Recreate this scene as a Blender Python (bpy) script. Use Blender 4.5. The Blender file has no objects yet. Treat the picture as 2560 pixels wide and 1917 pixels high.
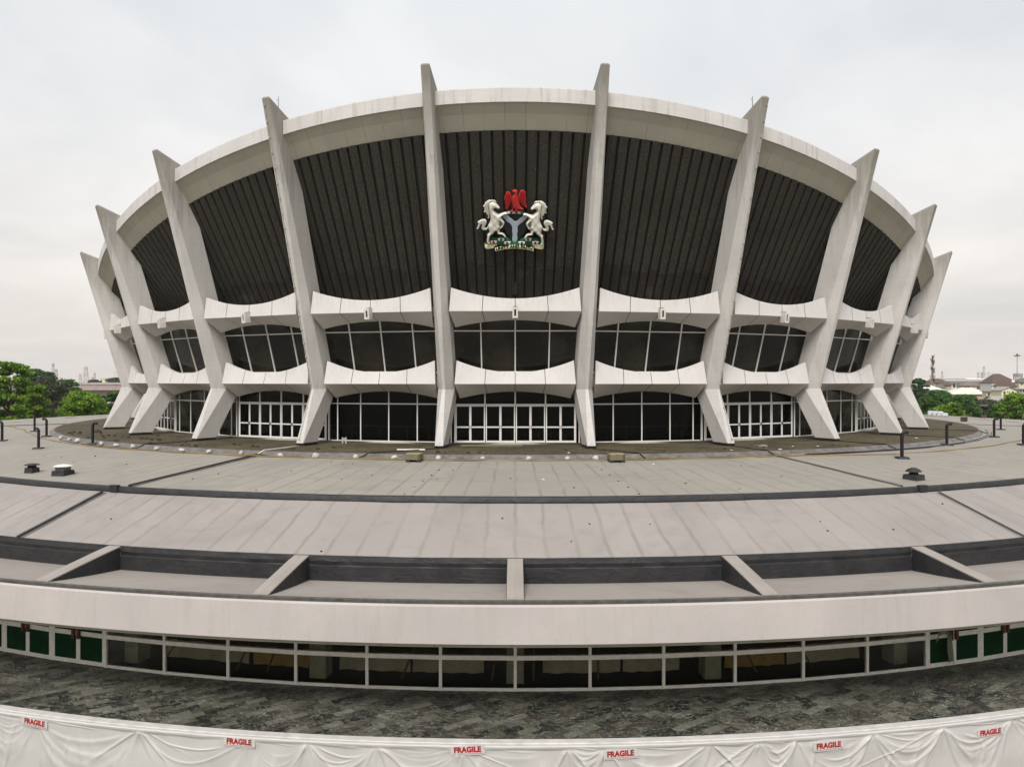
import bpy, bmesh, math, random
import numpy as np
from mathutils import Vector, Matrix, noise as mnoise
from mathutils.geometry import delaunay_2d_cdt

random.seed(7)
SC = bpy.context.scene
COL = SC.collection
H = 14.0            # camera height above the low ground; z values below are measured from eye level
CAMD = 90.26        # metres from the drum's axis to the camera
DEG = math.pi / 180
BAY = 360 / 28      # 28 columns round the drum
R = math.radians

def P(r, th, z):    # polar point: th in degrees, 0 towards the camera, positive to the right
    return (r * math.sin(th * DEG), -r * math.cos(th * DEG), z + H)

def B(t, r, z):     # a point in the frame of one bay (its axis towards -Y)
    return (t, -r, z + H)

def ss(a, b, x):
    t = max(0.0, min(1.0, (x - a) / (b - a)))
    return t * t * (3 - 2 * t)

# ------------------------------------------------------------------ objects
def tag(o, label=None, cat=None, group=None, kind=None):
    if label: o['label'] = label
    if cat: o['category'] = cat
    if group: o['group'] = group
    if kind: o['kind'] = kind
    return o

def empty(name, loc=(0, 0, 0), rz=0.0, parent=None):
    o = bpy.data.objects.new(name, None)
    o.empty_display_size = 0.3
    COL.objects.link(o)
    o.location = loc
    o.rotation_euler = (0, 0, rz)
    if parent: o.parent = parent
    return o

def link(name, me, m=None, parent=None, loc=None, rz=None):
    o = bpy.data.objects.new(name, me)
    COL.objects.link(o)
    if m is not None and not me.materials:
        me.materials.append(m)
    if parent: o.parent = parent
    if loc is not None: o.location = loc
    if rz is not None: o.rotation_euler = (0, 0, rz)
    return o

def copy_tree(o, parent=None):
    c = o.copy()
    COL.objects.link(c)
    c.parent = parent
    for ch in list(o.children):
        copy_tree(ch, c)
    return c

class MB:
    def __init__(s):
        s.v = []; s.f = []; s.uv = None
    def add(s, vs, fs):
        n = len(s.v)
        s.v += [tuple(p) for p in vs]
        s.f += [tuple(i + n for i in f) for f in fs]
        return s
    def quad(s, a, b, c, d):
        return s.add([a, b, c, d], [(0, 1, 2, 3)])
    def hexa(s, lo, hi):            # two rings of the same length, capped
        n = len(lo)
        fs = [tuple(range(n))[::-1], tuple(range(n, 2 * n))]
        fs += [(i, (i + 1) % n, n + (i + 1) % n, n + i) for i in range(n)]
        return s.add(list(lo) + list(hi), fs)
    def box(s, x0, x1, y0, y1, z0, z1):
        lo = [(x0, y0, z0), (x1, y0, z0), (x1, y1, z0), (x0, y1, z0)]
        return s.hexa(lo, [(x, y, z1) for x, y, _ in lo])
    def obox(s, c, ax, ay, az, hx, hy, hz):
        c = Vector(c); ax = Vector(ax).normalized(); ay = Vector(ay).normalized(); az = Vector(az).normalized()
        lo = [c + ax * (sx * hx) + ay * (sy * hy) - az * hz for sx, sy in ((-1, -1), (1, -1), (1, 1), (-1, 1))]
        hi = [p + az * (2 * hz) for p in lo]
        return s.hexa(lo, hi)
    def bar(s, a, b, w, d, up=(0, 0, 1)):   # a rectangular bar from a to b
        a = Vector(a); b = Vector(b); t = (b - a)
        L = t.length; t.normalize()
        x = t.cross(Vector(up))
        if x.length < 1e-5: x = t.cross(Vector((1, 0, 0)))
        x.normalize(); y = x.cross(t)
        return s.obox((a + b) / 2, x, y, t, w / 2, d / 2, L / 2)
    def tube(s, pts, rad, n=8, cap=True):
        pts = [Vector(p) for p in pts]
        rs = rad if isinstance(rad, (list, tuple)) else [rad] * len(pts)
        rings = []; x = None
        for i, p in enumerate(pts):
            t = (pts[min(i + 1, len(pts) - 1)] - pts[max(i - 1, 0)])
            t.normalize()
            if x is None:
                x = t.orthogonal().normalized()
            else:
                x = (x - t * x.dot(t)).normalized()
            y = t.cross(x)
            rings.append([p + (x * math.cos(2 * math.pi * k / n) + y * math.sin(2 * math.pi * k / n)) * rs[i] for k in range(n)])
        vs = [q for r_ in rings for q in r_]
        fs = []
        for i in range(len(rings) - 1):
            for k in range(n):
                fs.append((i * n + k, i * n + (k + 1) % n, (i + 1) * n + (k + 1) % n, (i + 1) * n + k))
        if cap:
            fs.append(tuple(range(n))[::-1]); fs.append(tuple((len(rings) - 1) * n + k for k in range(n)))
        return s.add(vs, fs)
    def lathe(s, prof, n=16, c=(0, 0, 0)):  # prof: (radius, z)
        vs = []; fs = []
        for r_, z in prof:
            for k in range(n):
                a = 2 * math.pi * k / n
                vs.append((c[0] + r_ * math.cos(a), c[1] + r_ * math.sin(a), c[2] + z))
        for i in range(len(prof) - 1):
            for k in range(n):
                fs.append((i * n + k, i * n + (k + 1) % n, (i + 1) * n + (k + 1) % n, (i + 1) * n + k))
        fs.append(tuple(range(n))[::-1]); fs.append(tuple((len(prof) - 1) * n + k for k in range(n)))
        return s.add(vs, fs)
    def grid(s, rows):              # rows of points
        n = len(rows[0]); vs = [p for r_ in rows for p in r_]
        fs = [(i * n + j, i * n + j + 1, (i + 1) * n + j + 1, (i + 1) * n + j) for i in range(len(rows) - 1) for j in range(n - 1)]
        return s.add(vs, fs)
    def ring(s, prof, a0, a1, n, closed=True):
        """profile [(r, z)] or function(th)->profile swept round the axis from a0 to a1 degrees"""
        full = abs(a1 - a0 - 360) < 1e-6
        m = n if full else n + 1
        rows = []
        for i in range(m):
            th = a0 + (a1 - a0) * i / n
            pr = prof(th) if callable(prof) else prof
            rows.append([P(r_, th, z) for r_, z in pr])
        k = len(rows[0]); base = len(s.v)
        vs = [p for r_ in rows for p in r_]; fs = []
        for i in range(n):
            a = i * k; b = ((i + 1) % m) * k
            for j in range(k if closed else k - 1):
                fs.append((a + j, b + j, b + (j + 1) % k, a + (j + 1) % k))
        if closed and not full:
            fs.append(tuple(range(k))[::-1]); fs.append(tuple((m - 1) * k + j for j in range(k)))
        return s.add(vs, fs)
    def mesh(s, name, smooth=False, fix=True):
        me = bpy.data.meshes.new(name)
        me.from_pydata([tuple(p) for p in s.v], [], s.f)
        if fix:
            bm = bmesh.new(); bm.from_mesh(me)
            bmesh.ops.recalc_face_normals(bm, faces=bm.faces)
            bm.to_mesh(me); bm.free()
        if smooth:
            me.polygons.foreach_set('use_smooth', [True] * len(me.polygons))
        me.update()
        return me
    def build(s, name, m=None, parent=None, smooth=False, fix=True, loc=None, rz=None):
        return link(name, s.mesh(name, smooth, fix), m, parent, loc, rz)

def bevel(o, w=0.02, seg=1, ang=35):
    md = o.modifiers.new('bevel', 'BEVEL'); md.width = w; md.segments = seg
    md.limit_method = 'ANGLE'; md.angle_limit = R(ang)
    return o

def autosmooth(o, ang=40):
    me = o.data
    me.polygons.foreach_set('use_smooth', [True] * len(me.polygons))
    me.set_sharp_from_angle(angle=R(ang))
    return o

# ------------------------------------------------------------------ materials
class NT:
    def __init__(s, name):
        s.m = bpy.data.materials.new(name); s.m.use_nodes = True
        s.t = s.m.node_tree; s.n = s.t.nodes; s.l = s.t.links
        s.b = s.n['Principled BSDF']; s.out = s.n['Material Output']
    def new(s, typ, **kw):
        n = s.n.new(typ)
        for k, v in kw.items():
            if hasattr(n, k): setattr(n, k, v)
            else: n.inputs[k.replace('_', ' ')].default_value = v
        return n
    def lk(s, a, b): s.l.new(a, b)
    def math(s, op, a, b=None, c=None):
        n = s.n.new('ShaderNodeMath'); n.operation = op
        for i, x in enumerate((a, b, c)):
            if x is None: continue
            if isinstance(x, (int, float)): n.inputs[i].default_value = x
            else: s.lk(x, n.inputs[i])
        return n.outputs[0]
    def coord(s, scale=(1, 1, 1), out='Object', rot=(0, 0, 0)):
        c = s.new('ShaderNodeTexCoord'); mp = s.new('ShaderNodeMapping')
        mp.inputs['Scale'].default_value = scale; mp.inputs['Rotation'].default_value = rot
        s.lk(c.outputs[out], mp.inputs[0]); return mp.outputs[0]
    def noise(s, vec, scale, detail=4, rough=0.55, dist=0.0):
        n = s.new('ShaderNodeTexNoise'); n.inputs['Scale'].default_value = scale
        n.inputs['Detail'].default_value = detail; n.inputs['Roughness'].default_value = rough
        n.inputs['Distortion'].default_value = dist
        if vec is not None: s.lk(vec, n.inputs['Vector'])
        return n.outputs['Fac']
    def ramp(s, fac, stops):
        r_ = s.n.new('ShaderNodeValToRGB'); e = r_.color_ramp.elements
        while len(e) < len(stops): e.new(0.5)
        for el, (p, c) in zip(e, stops):
            el.position = p
            el.color = (c, c, c, 1) if isinstance(c, (int, float)) else (*c, 1)
        s.lk(fac, r_.inputs[0]); return r_.outputs[0]
    def mix(s, fac, a, b, mode='MIX'):
        n = s.n.new('ShaderNodeMix'); n.data_type = 'RGBA'; n.blend_type = mode
        for i, x in ((0, fac), (6, a), (7, b)):
            if isinstance(x, (int, float)): n.inputs[i].default_value = x
            elif isinstance(x, tuple): n.inputs[i].default_value = (*x, 1)
            else: s.lk(x, n.inputs[i])
        return n.outputs[2]
    def base(s, c):
        if isinstance(c, tuple): s.b.inputs['Base Color'].default_value = (*c, 1)
        else: s.lk(c, s.b.inputs['Base Color'])
    def bump(s, h, strength=0.2, dist=0.02):
        n = s.n.new('ShaderNodeBump'); n.inputs['Strength'].default_value = strength; n.inputs['Distance'].default_value = dist
        s.lk(h, n.inputs['Height']); s.lk(n.outputs[0], s.b.inputs['Normal'])
    def set(s, rough=None, metal=None, spec=None):
        if rough is not None: s.b.inputs['Roughness'].default_value = rough
        if metal is not None: s.b.inputs['Metallic'].default_value = metal
        if spec is not None: s.b.inputs['Specular IOR Level'].default_value = spec

def simple(name, col, rough=0.6, metal=0.0, var=0.18, scale=3.0, spec=0.3):
    m = NT(name); v = m.coord()
    n = m.noise(v, scale, 5)
    m.base(m.mix(m.ramp(n, [(0.3, 0.0), (0.7, 1.0)]), tuple(c * (1 - var) for c in col), tuple(min(1, c * (1 + var)) for c in col)))
    m.set(rough, metal, spec)
    return m.m

def mat_concrete(name, col, streak=0.16, board=0.06, dirt=(0.20, 0.17, 0.13), lines=7.0, tip=False):
    """painted board-marked concrete: fine horizontal board lines, vertical rain streaks, patches of grime"""
    m = NT(name); v = m.coord()
    big = m.noise(v, 0.35, 5); fine = m.noise(v, 9.0, 6)
    st = m.noise(m.coord((1.9, 1.9, 0.16), rot=(0.03, 0.05, 0.6)), 1.6, 5, 0.6, 0.5)
    bd = m.noise(m.coord((0.35, 0.35, lines), rot=(0.01, 0.012, 0.4)), 1.3, 3)
    c = m.mix(m.ramp(big, [(0.3, 0.0), (0.75, 1.0)]), tuple(x * 0.9 for x in col), tuple(min(1, x * 1.06) for x in col))
    c = m.mix(m.math('MULTIPLY', m.ramp(bd, [(0.44, 1.0), (0.54, 0.0)]), board * 2), c, tuple(x * 0.55 for x in col))
    c = m.mix(m.math('MULTIPLY', m.ramp(st, [(0.52, 0.0), (0.78, 1.0)]), streak * 2), c, dirt)
    c = m.mix(m.math('MULTIPLY', m.ramp(fine, [(0.55, 0.0), (0.8, 1.0)]), 0.18), c, dirt)
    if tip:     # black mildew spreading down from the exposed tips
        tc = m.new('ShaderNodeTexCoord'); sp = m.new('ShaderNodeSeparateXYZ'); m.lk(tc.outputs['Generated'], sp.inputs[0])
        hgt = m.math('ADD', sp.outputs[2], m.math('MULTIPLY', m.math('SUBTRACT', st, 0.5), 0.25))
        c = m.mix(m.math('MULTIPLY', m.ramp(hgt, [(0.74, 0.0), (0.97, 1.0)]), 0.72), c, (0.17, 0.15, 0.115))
    m.base(c); m.set(0.8, 0, 0.25)
    m.bump(m.math('ADD', m.math('MULTIPLY', bd, 0.25), fine), 0.2, 0.010)
    return m.m

M = {}
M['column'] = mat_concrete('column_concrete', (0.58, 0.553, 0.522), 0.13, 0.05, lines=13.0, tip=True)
M['rim'] = mat_concrete('rim_concrete', (0.60, 0.57, 0.545), 0.26, 0.03)
M['soffit'] = None
M['fascia'] = mat_concrete('fascia_render', (0.475, 0.428, 0.408), 0.09, 0.0)
M['white'] = simple('white_paint', (0.70, 0.675, 0.64), 0.5, 0, 0.06, 4)
M['creampaint'] = simple('aged_frame_paint', (0.82, 0.78, 0.70), 0.5, 0, 0.10, 5)
M['black'] = simple('black_void', (0.006, 0.006, 0.006), 0.9)
M['pvc'] = simple('black_pvc', (0.009, 0.009, 0.009), 0.45, 0, 0.3, 8)
M['bitumen'] = None
M['wood'] = simple('timber', (0.20, 0.115, 0.045), 0.6, 0, 0.35, 6)
M['redwood'] = simple('red_brown_timber', (0.085, 0.028, 0.011), 0.6, 0, 0.35, 9)

def mat_spandrel():
    m = NT('spandrel_concrete'); v = m.coord()
    uv = m.new('ShaderNodeUVMap'); sx = m.new('ShaderNodeSeparateXYZ'); m.lk(uv.outputs[0], sx.inputs[0])
    u, w = sx.outputs[0], sx.outputs[1]
    oi = m.new('ShaderNodeObjectInfo')
    vv = m.new('ShaderNodeVectorMath'); vv.operation = 'ADD'; m.lk(v, vv.inputs[0])
    cb = m.new('ShaderNodeCombineXYZ'); m.lk(m.math('MULTIPLY', oi.outputs['Random'], 90.0), cb.inputs[0]); m.lk(cb.outputs[0], vv.inputs[1])
    big = m.noise(vv.outputs[0], 0.5, 5); fine = m.noise(vv.outputs[0], 14, 5)
    mp = m.new('ShaderNodeMapping'); mp.inputs['Scale'].default_value = (5, 5, 0.2); m.lk(vv.outputs[0], mp.inputs[0])
    st = m.noise(mp.outputs[0], 1.7, 6, 0.65)
    col = (0.61, 0.58, 0.56)
    c = m.mix(m.ramp(big, [(0.3, 0.0), (0.75, 1.0)]), tuple(x * 0.93 for x in col), tuple(x * 1.05 for x in col))
    top = m.ramp(w, [(0.55, 0.0), (1.0, 1.0)])
    c = m.mix(m.math('MULTIPLY', m.math('MULTIPLY', m.ramp(st, [(0.5, 0.0), (0.72, 1.0)]), top), 0.45), c, (0.30, 0.25, 0.19))
    c = m.mix(m.math('MULTIPLY', m.ramp(fine, [(0.56, 0.0), (0.8, 1.0)]), 0.12), c, (0.3, 0.26, 0.2))
    # the three cast joints
    d = None
    for k in (0.25, 0.5, 0.75):
        a = m.math('ABSOLUTE', m.math('SUBTRACT', u, k))
        d = a if d is None else m.math('MINIMUM', d, a)
    j = m.math('LESS_THAN', d, 0.0026)
    c = m.mix(j, c, (0.06, 0.055, 0.05))
    m.base(c); m.set(0.75, 0, 0.25); m.bump(fine, 0.2, 0.01)
    return m.m
M['spandrel'] = mat_spandrel()

def polar(m):
    """angle in degrees round the axis, radius - from object coordinates"""
    c = m.new('ShaderNodeTexCoord'); s = m.new('ShaderNodeSeparateXYZ'); m.lk(c.outputs['Object'], s.inputs[0])
    ang = m.math('MULTIPLY', m.math('ARCTAN2', s.outputs[0], m.math('MULTIPLY', s.outputs[1], -1.0)), 180 / math.pi)
    rad = m.math('SQRT', m.math('ADD', m.math('MULTIPLY', s.outputs[0], s.outputs[0]), m.math('MULTIPLY', s.outputs[1], s.outputs[1])))
    return ang, rad, c.outputs['Object']

def mat_membrane(name, col, seam_col, rows=1.16, seam=0.05):
    m = NT(name); ang, rad, v = polar(m)
    wob = m.noise(v, 0.55, 3); wob2 = m.noise(v, 2.6, 2)
    a = m.math('ADD', ang, m.math('MULTIPLY', m.math('SUBTRACT', wob, 0.5), 0.34))
    a = m.math('ADD', a, m.math('MULTIPLY', m.math('SUBTRACT', wob2, 0.5), 0.05))
    cb = m.new('ShaderNodeCombineXYZ'); m.lk(rad, cb.inputs[0]); m.lk(a, cb.inputs[1])
    def brick(mort, smooth, off=0.0):
        br = m.new('ShaderNodeTexBrick'); m.lk(cb.outputs[0], br.inputs['Vector'])
        br.inputs['Scale'].default_value = 1.0; br.inputs['Mortar Size'].default_value = mort
        br.inputs['Mortar Smooth'].default_value = smooth; br.inputs['Brick Width'].default_value = 9.3
        br.inputs['Row Height'].default_value = rows; br.offset = 0.37
        br.inputs['Color1'].default_value = (0, 0, 0, 1); br.inputs['Color2'].default_value = (1, 1, 1, 1)
        return br
    b1 = brick(seam, 0.9); b2 = brick(0.012, 0.2)
    big = m.noise(v, 0.16, 5); mid = m.noise(v, 1.1, 6); fine = m.noise(v, 18, 4)
    c = m.mix(m.ramp(big, [(0.3, 0.0), (0.7, 1.0)]), tuple(x * 0.94 for x in col), tuple(x * 1.06 for x in col))
    c = m.mix(m.math('MULTIPLY', m.math('SUBTRACT', m.ramp(b2.outputs['Color'], [(0, 0.0), (1, 1.0)]), 0.5), 0.42), c, tuple(x * 1.2 for x in col))
    fade = m.ramp(m.noise(v, 0.33, 3), [(0.38, 0.25), (0.62, 1.0)])
    c = m.mix(m.math('MULTIPLY', m.math('MULTIPLY', b1.outputs['Fac'], fade), 0.75), c, seam_col)
    c = m.mix(m.math('MULTIPLY', b2.outputs['Fac'], 0.10), c, tuple(x * 0.55 for x in seam_col))
    c = m.mix(m.math('MULTIPLY', m.ramp(mid, [(0.54, 0.0), (0.76, 1.0)]), 0.42), c, tuple(x * 0.72 for x in col))
    c = m.mix(m.math('MULTIPLY', m.ramp(fine, [(0.6, 0.0), (0.85, 1.0)]), 0.22), c, tuple(x * 0.6 for x in col))
    rs = m.noise(m.coord((0.06, 0.06, 0.06)), 3.1, 4, 0.7, 1.5)
    c = m.mix(m.math('MULTIPLY', m.ramp(rs, [(0.50, 0.0), (0.66, 1.0)]), 0.40), c, tuple(x * 0.74 for x in col))
    m.base(c); m.set(0.75, 0, 0.3)
    m.bump(m.math('ADD', m.math('MULTIPLY', b1.outputs['Fac'], 0.7), m.math('MULTIPLY', mid, 0.9)), 0.35, 0.02)
    return m.m
def mat_soffit():
    m = NT('soffit_concrete'); ang, rad, v = polar(m)
    big = m.noise(v, 0.4, 5); fine = m.noise(v, 9.0, 6)
    col = (0.46, 0.43, 0.36)
    c = m.mix(m.ramp(big, [(0.3, 0.0), (0.75, 1.0)]), tuple(x * 0.86 for x in col), tuple(x * 1.08 for x in col))
    fr = m.math('FRACT', m.math('MULTIPLY', ang, 8 / 12.857))
    ln = m.math('LESS_THAN', m.math('ABSOLUTE', m.math('SUBTRACT', fr, 0.5)), 0.012)
    c = m.mix(m.math('MULTIPLY', m.math('MULTIPLY', ln, m.ramp(m.noise(v, 0.8, 2), [(0.42, 0.15), (0.6, 1.0)])), 0.6), c, (0.10, 0.09, 0.07))
    c = m.mix(m.math('MULTIPLY', m.ramp(fine, [(0.55, 0.0), (0.8, 1.0)]), 0.2), c, (0.2, 0.18, 0.14))
    m.base(c); m.set(0.85, 0, 0.2); m.bump(fine, 0.3, 0.01)
    return m.m
M['soffit'] = mat_soffit()
M['roof_upper'] = mat_membrane('roof_membrane_upper', (0.292, 0.266, 0.230), (0.205, 0.182, 0.150), seam=0.13)
M['roof_lower'] = mat_membrane('roof_membrane_lower', (0.296, 0.264, 0.245), (0.222, 0.196, 0.168), seam=0.13)
M['slab'] = mat_membrane('canopy_membrane', (0.303, 0.268, 0.238), (0.292, 0.257, 0.226), rows=7.8)

def mat_bitumen():
    m = NT('dark_bitumen_felt'); v = m.coord()
    a = m.noise(v, 1.6, 6, 0.6, 0.6); f = m.noise(v, 12, 5)
    w = m.noise(m.coord((1.0, 1.0, 1.8)), 1.8, 4, 0.6, 1.4)
    c = m.mix(m.ramp(a, [(0.3, 0.0), (0.75, 1.0)]), (0.013, 0.013, 0.015), (0.032, 0.031, 0.031))
    c = m.mix(m.math('MULTIPLY', m.ramp(f, [(0.6, 0.0), (0.8, 1.0)]), 0.3), c, (0.085, 0.078, 0.072))
    m.base(c); m.set(0.55, 0, 0.4); m.bump(m.math('ADD', w, m.math('MULTIPLY', a, 0.7)), 0.6, 0.06)
    return m.m
M['bitumen'] = mat_bitumen()

def mat_moss():
    m = NT('mossy_terrace_tiles'); ang, rad, v = polar(m)
    cb = m.new('ShaderNodeCombineXYZ'); m.lk(rad, cb.inputs[0])
    m.lk(m.math('ADD', ang, m.math('MULTIPLY', m.math('SUBTRACT', m.noise(v, 0.8, 2), 0.5), 0.25)), cb.inputs[1])
    br = m.new('ShaderNodeTexBrick'); m.lk(cb.outputs[0], br.inputs['Vector'])
    for k, x in (('Scale', 1.0), ('Mortar Size', 0.03), ('Mortar Smooth', 0.3), ('Brick Width', 0.55), ('Row Height', 0.72)):
        br.inputs[k].default_value = x
    br.inputs['Color1'].default_value = (0, 0, 0, 1); br.inputs['Color2'].default_value = (1, 1, 1, 1)
    big = m.noise(v, 0.35, 6, 0.6); mid = m.noise(v, 2.2, 6, 0.65); fine = m.noise(v, 16, 4)
    c = m.mix(m.ramp(big, [(0.32, 0.0), (0.68, 1.0)]), (0.048, 0.036, 0.019), (0.125, 0.098, 0.058))
    c = m.mix(m.math('MULTIPLY', br.outputs['Color'], 0.18), c, (0.18, 0.15, 0.10))
    c = m.mix(m.math('MULTIPLY', m.ramp(mid, [(0.45, 0.0), (0.65, 1.0)]), 0.75), c, (0.040, 0.034, 0.015))
    c = m.mix(m.math('MULTIPLY', m.ramp(m.noise(v, 0.9, 3), [(0.6, 0.0), (0.72, 1.0)]), 0.5), c, (0.17, 0.145, 0.055))
    c = m.mix(m.math('MULTIPLY', br.outputs['Fac'], 0.6), c, (0.028, 0.024, 0.016))
    m.base(c); m.set(0.85, 0, 0.25); m.bump(m.math('ADD', mid, fine), 0.5, 0.02)
    return m.m
M['moss'] = mat_moss()

def mat_slate():
    """dark green and grey serpentine slabs laid on the diagonal, with pale veins"""
    m = NT('serpentine_slabs'); c0 = m.new('ShaderNodeTexCoord')
    mp = m.new('ShaderNodeMapping'); mp.inputs['Rotation'].default_value = (0, 0, R(-36)); m.lk(c0.outputs['Object'], mp.inputs[0])
    v = mp.outputs[0]
    wv = m.new('ShaderNodeTexNoise'); wv.inputs['Scale'].default_value = 1.4; m.lk(v, wv.inputs['Vector'])
    br = m.new('ShaderNodeTexBrick'); m.lk(v, br.inputs['Vector'])
    for k, x in (('Scale', 1.0), ('Mortar Size', 0.006), ('Mortar Smooth', 0.2), ('Brick Width', 0.74), ('Row Height', 0.36), ('Bias', 0.0)):
        br.inputs[k].default_value = x
    br.inputs['Color1'].default_value = (0, 0, 0, 1); br.inputs['Color2'].default_value = (1, 1, 1, 1)
    tone = br.outputs['Color']
    c = m.ramp(tone, [(0.0, (0.009, 0.011, 0.010)), (0.20, (0.016, 0.018, 0.015)), (0.22, (0.050, 0.048, 0.034)), (0.46, (0.088, 0.080, 0.058)), (0.50, (0.036, 0.028, 0.024)), (0.66, (0.050, 0.040, 0.034)), (0.70, (0.085, 0.088, 0.067)), (0.90, (0.145, 0.136, 0.108)), (0.93, (0.024, 0.025, 0.02)), (1.0, (0.016, 0.017, 0.014))])
    # veins: ridged, stretched noise
    def vein(scale, lo, rot, seed):
        mp2 = m.new('ShaderNodeMapping'); mp2.inputs['Rotation'].default_value = (0, 0, R(rot)); mp2.inputs['Scale'].default_value = (1.0, 2.6, 1); mp2.inputs['Location'].default_value = (seed, seed * 2, 0)
        cbn = m.new('ShaderNodeVectorMath'); cbn.operation = 'ADD'; m.lk(c0.outputs['Object'], cbn.inputs[0])
        t = m.new('ShaderNodeVectorMath'); t.operation = 'SCALE'; t.inputs['Scale'].default_value = 13.0
        m.lk(tone, t.inputs[0]); m.lk(t.outputs[0], cbn.inputs[1]); m.lk(cbn.outputs[0], mp2.inputs[0])
        n = m.noise(mp2.outputs[0], scale, 5, 0.65, 1.2)
        r_ = m.math('ABSOLUTE', m.math('SUBTRACT', n, 0.5))
        return m.ramp(r_, [(0.0, 1.0), (lo, 0.0)])
    v1 = vein(1.25, 0.017, 25, 3.0); v2 = vein(2.4, 0.014, -30, 11.0)
    mask = m.ramp(m.noise(v, 0.7, 3), [(0.25, 0.15), (0.7, 1.0)])
    c = m.mix(m.math('MULTIPLY', v2, 0.7), c, (0.24, 0.24, 0.19))
    c = m.mix(m.math('MULTIPLY', m.math('MULTIPLY', v1, mask), 0.95), c, (0.50, 0.50, 0.42))
    dirt = m.noise(c0.outputs['Object'], 0.5, 6, 0.65)
    c = m.mix(m.math('MULTIPLY', m.ramp(dirt, [(0.46, 0.0), (0.72, 1.0)]), 0.22), c, (0.075, 0.068, 0.052))
    c = m.mix(m.math('MULTIPLY', br.outputs['Fac'], 0.6), c, (0.02, 0.02, 0.018))
    m.base(c); m.lk(m.ramp(dirt, [(0.35, 0.35), (0.65, 0.7)]), m.b.inputs['Roughness'])
    m.set(None, 0, 0.35); m.bump(m.noise(v, 9, 5), 0.25, 0.01)
    return m.m
M['slate'] = mat_slate()

def mat_cladding():
    m = NT('dark_ribbed_cladding'); v = m.coord()
    g = m.new('ShaderNodeNewGeometry')
    at_ = m.new('ShaderNodeAttribute'); at_.attribute_name = 'tone'
    st = m.noise(m.coord((9, 9, 0.10)), 1.5, 5, 0.65)
    big = m.noise(v, 0.3, 5)
    c = m.mix(m.ramp(st, [(0.34, 0.0), (0.66, 1.0)]), (0.016, 0.0145, 0.0115), (0.064, 0.058, 0.046))
    c = m.mix(m.math('MULTIPLY', g.outputs['Random Per Island'], 0.45), c, (0.034, 0.029, 0.021))
    c = m.mix(m.math('MULTIPLY', m.ramp(big, [(0.45, 0.0), (0.7, 1.0)]), 0.4), c, (0.020, 0.017, 0.013))
    sc = m.noise(m.coord((4, 4, 0.18)), 2.3, 3, 0.5)
    c = m.mix(m.math('MULTIPLY', m.ramp(sc, [(0.69, 0.0), (0.73, 1.0)]), 0.55), c, (0.15, 0.135, 0.095))
    low = m.mix(m.ramp(st, [(0.34, 0.0), (0.66, 1.0)]), (0.015, 0.012, 0.010), (0.040, 0.033, 0.027))
    low = m.mix(m.math('MULTIPLY', m.ramp(m.noise(m.coord((1, 1, 0.35)), 1.1, 4), [(0.58, 0.0), (0.75, 1.0)]), 0.5), low, (0.11, 0.10, 0.085))
    c = m.mix(at_.outputs['Fac'], c, low)
    m.base(c); m.set(0.62, 0, 0.25)
    return m.m
M['cladding'] = mat_cladding()

def mat_glass_dark():
    m = NT('smoked_glass'); v = m.coord()
    n = m.noise(v, 0.55, 5, 0.6)
    m.base(m.mix(m.ramp(n, [(0.4, 0.0), (0.72, 1.0)]), (0.004, 0.004, 0.003), (0.016, 0.014, 0.008)))
    g = m.new('ShaderNodeNewGeometry')
    m.base(m.mix(m.ramp(n, [(0.4, 0.0), (0.72, 1.0)]), (0.003, 0.003, 0.002), m.mix(g.outputs['Random Per Island'], (0.008, 0.007, 0.005), (0.030, 0.027, 0.017))))
    m.set(0.08, 0, 0.24)
    m.lk(m.ramp(m.noise(v, 1.7, 4), [(0.3, 0.06), (0.8, 0.22)]), m.b.inputs['Roughness'])
    m.bump(m.noise(v, 0.35, 2), 0.05, 0.05)
    return m.m
M['glass'] = mat_glass_dark()

def mat_glass_clear():
    m = NT('tinted_clear_glass')
    tr = m.new('ShaderNodeBsdfTransparent'); tr.inputs[0].default_value = (0.72, 0.72, 0.665, 1)
    gl = m.new('ShaderNodeBsdfGlossy'); gl.inputs['Roughness'].default_value = 0.04
    lw = m.new('ShaderNodeFresnel'); lw.inputs[0].default_value = 1.45
    mx = m.new('ShaderNodeMixShader'); m.lk(m.math('MULTIPLY', lw.outputs[0], 0.28), mx.inputs[0])
    m.lk(tr.outputs[0], mx.inputs[1]); m.lk(gl.outputs[0], mx.inputs[2]); m.lk(mx.outputs[0], m.out.inputs[0])
    return m.m
M['clear'] = mat_glass_clear()
def mat_glass_tint():
    m = NT('smoked_clear_glass'); v = m.coord()
    tr = m.new('ShaderNodeBsdfTransparent'); tr.inputs[0].default_value = (0.34, 0.33, 0.28, 1)
    gl = m.new('ShaderNodeBsdfGlossy'); gl.inputs['Roughness'].default_value = 0.05
    m.lk(m.ramp(m.noise(v, 1.3, 4), [(0.3, 0.02), (0.8, 0.16)]), gl.inputs['Roughness'])
    lw = m.new('ShaderNodeFresnel'); lw.inputs[0].default_value = 1.4
    mx = m.new('ShaderNodeMixShader'); m.lk(m.math('MULTIPLY', lw.outputs[0], 0.5), mx.inputs[0])
    m.lk(tr.outputs[0], mx.inputs[1]); m.lk(gl.outputs[0], mx.inputs[2]); m.lk(mx.outputs[0], m.out.inputs[0])
    return m.m
M['tint'] = mat_glass_tint()
M['green'] = simple('green_panel', (0.001, 0.026, 0.006), 0.7, 0, 0.4, 2.0, 0.08)
M['in_conc'] = simple('interior_concrete', (0.55, 0.54, 0.46), 0.85, 0, 0.2, 4)
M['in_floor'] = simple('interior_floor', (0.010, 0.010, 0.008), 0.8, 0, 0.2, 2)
M['in_wall'] = simple('brown_boards', (0.16, 0.085, 0.035), 0.8, 0, 0.4, 1.5)
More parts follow.
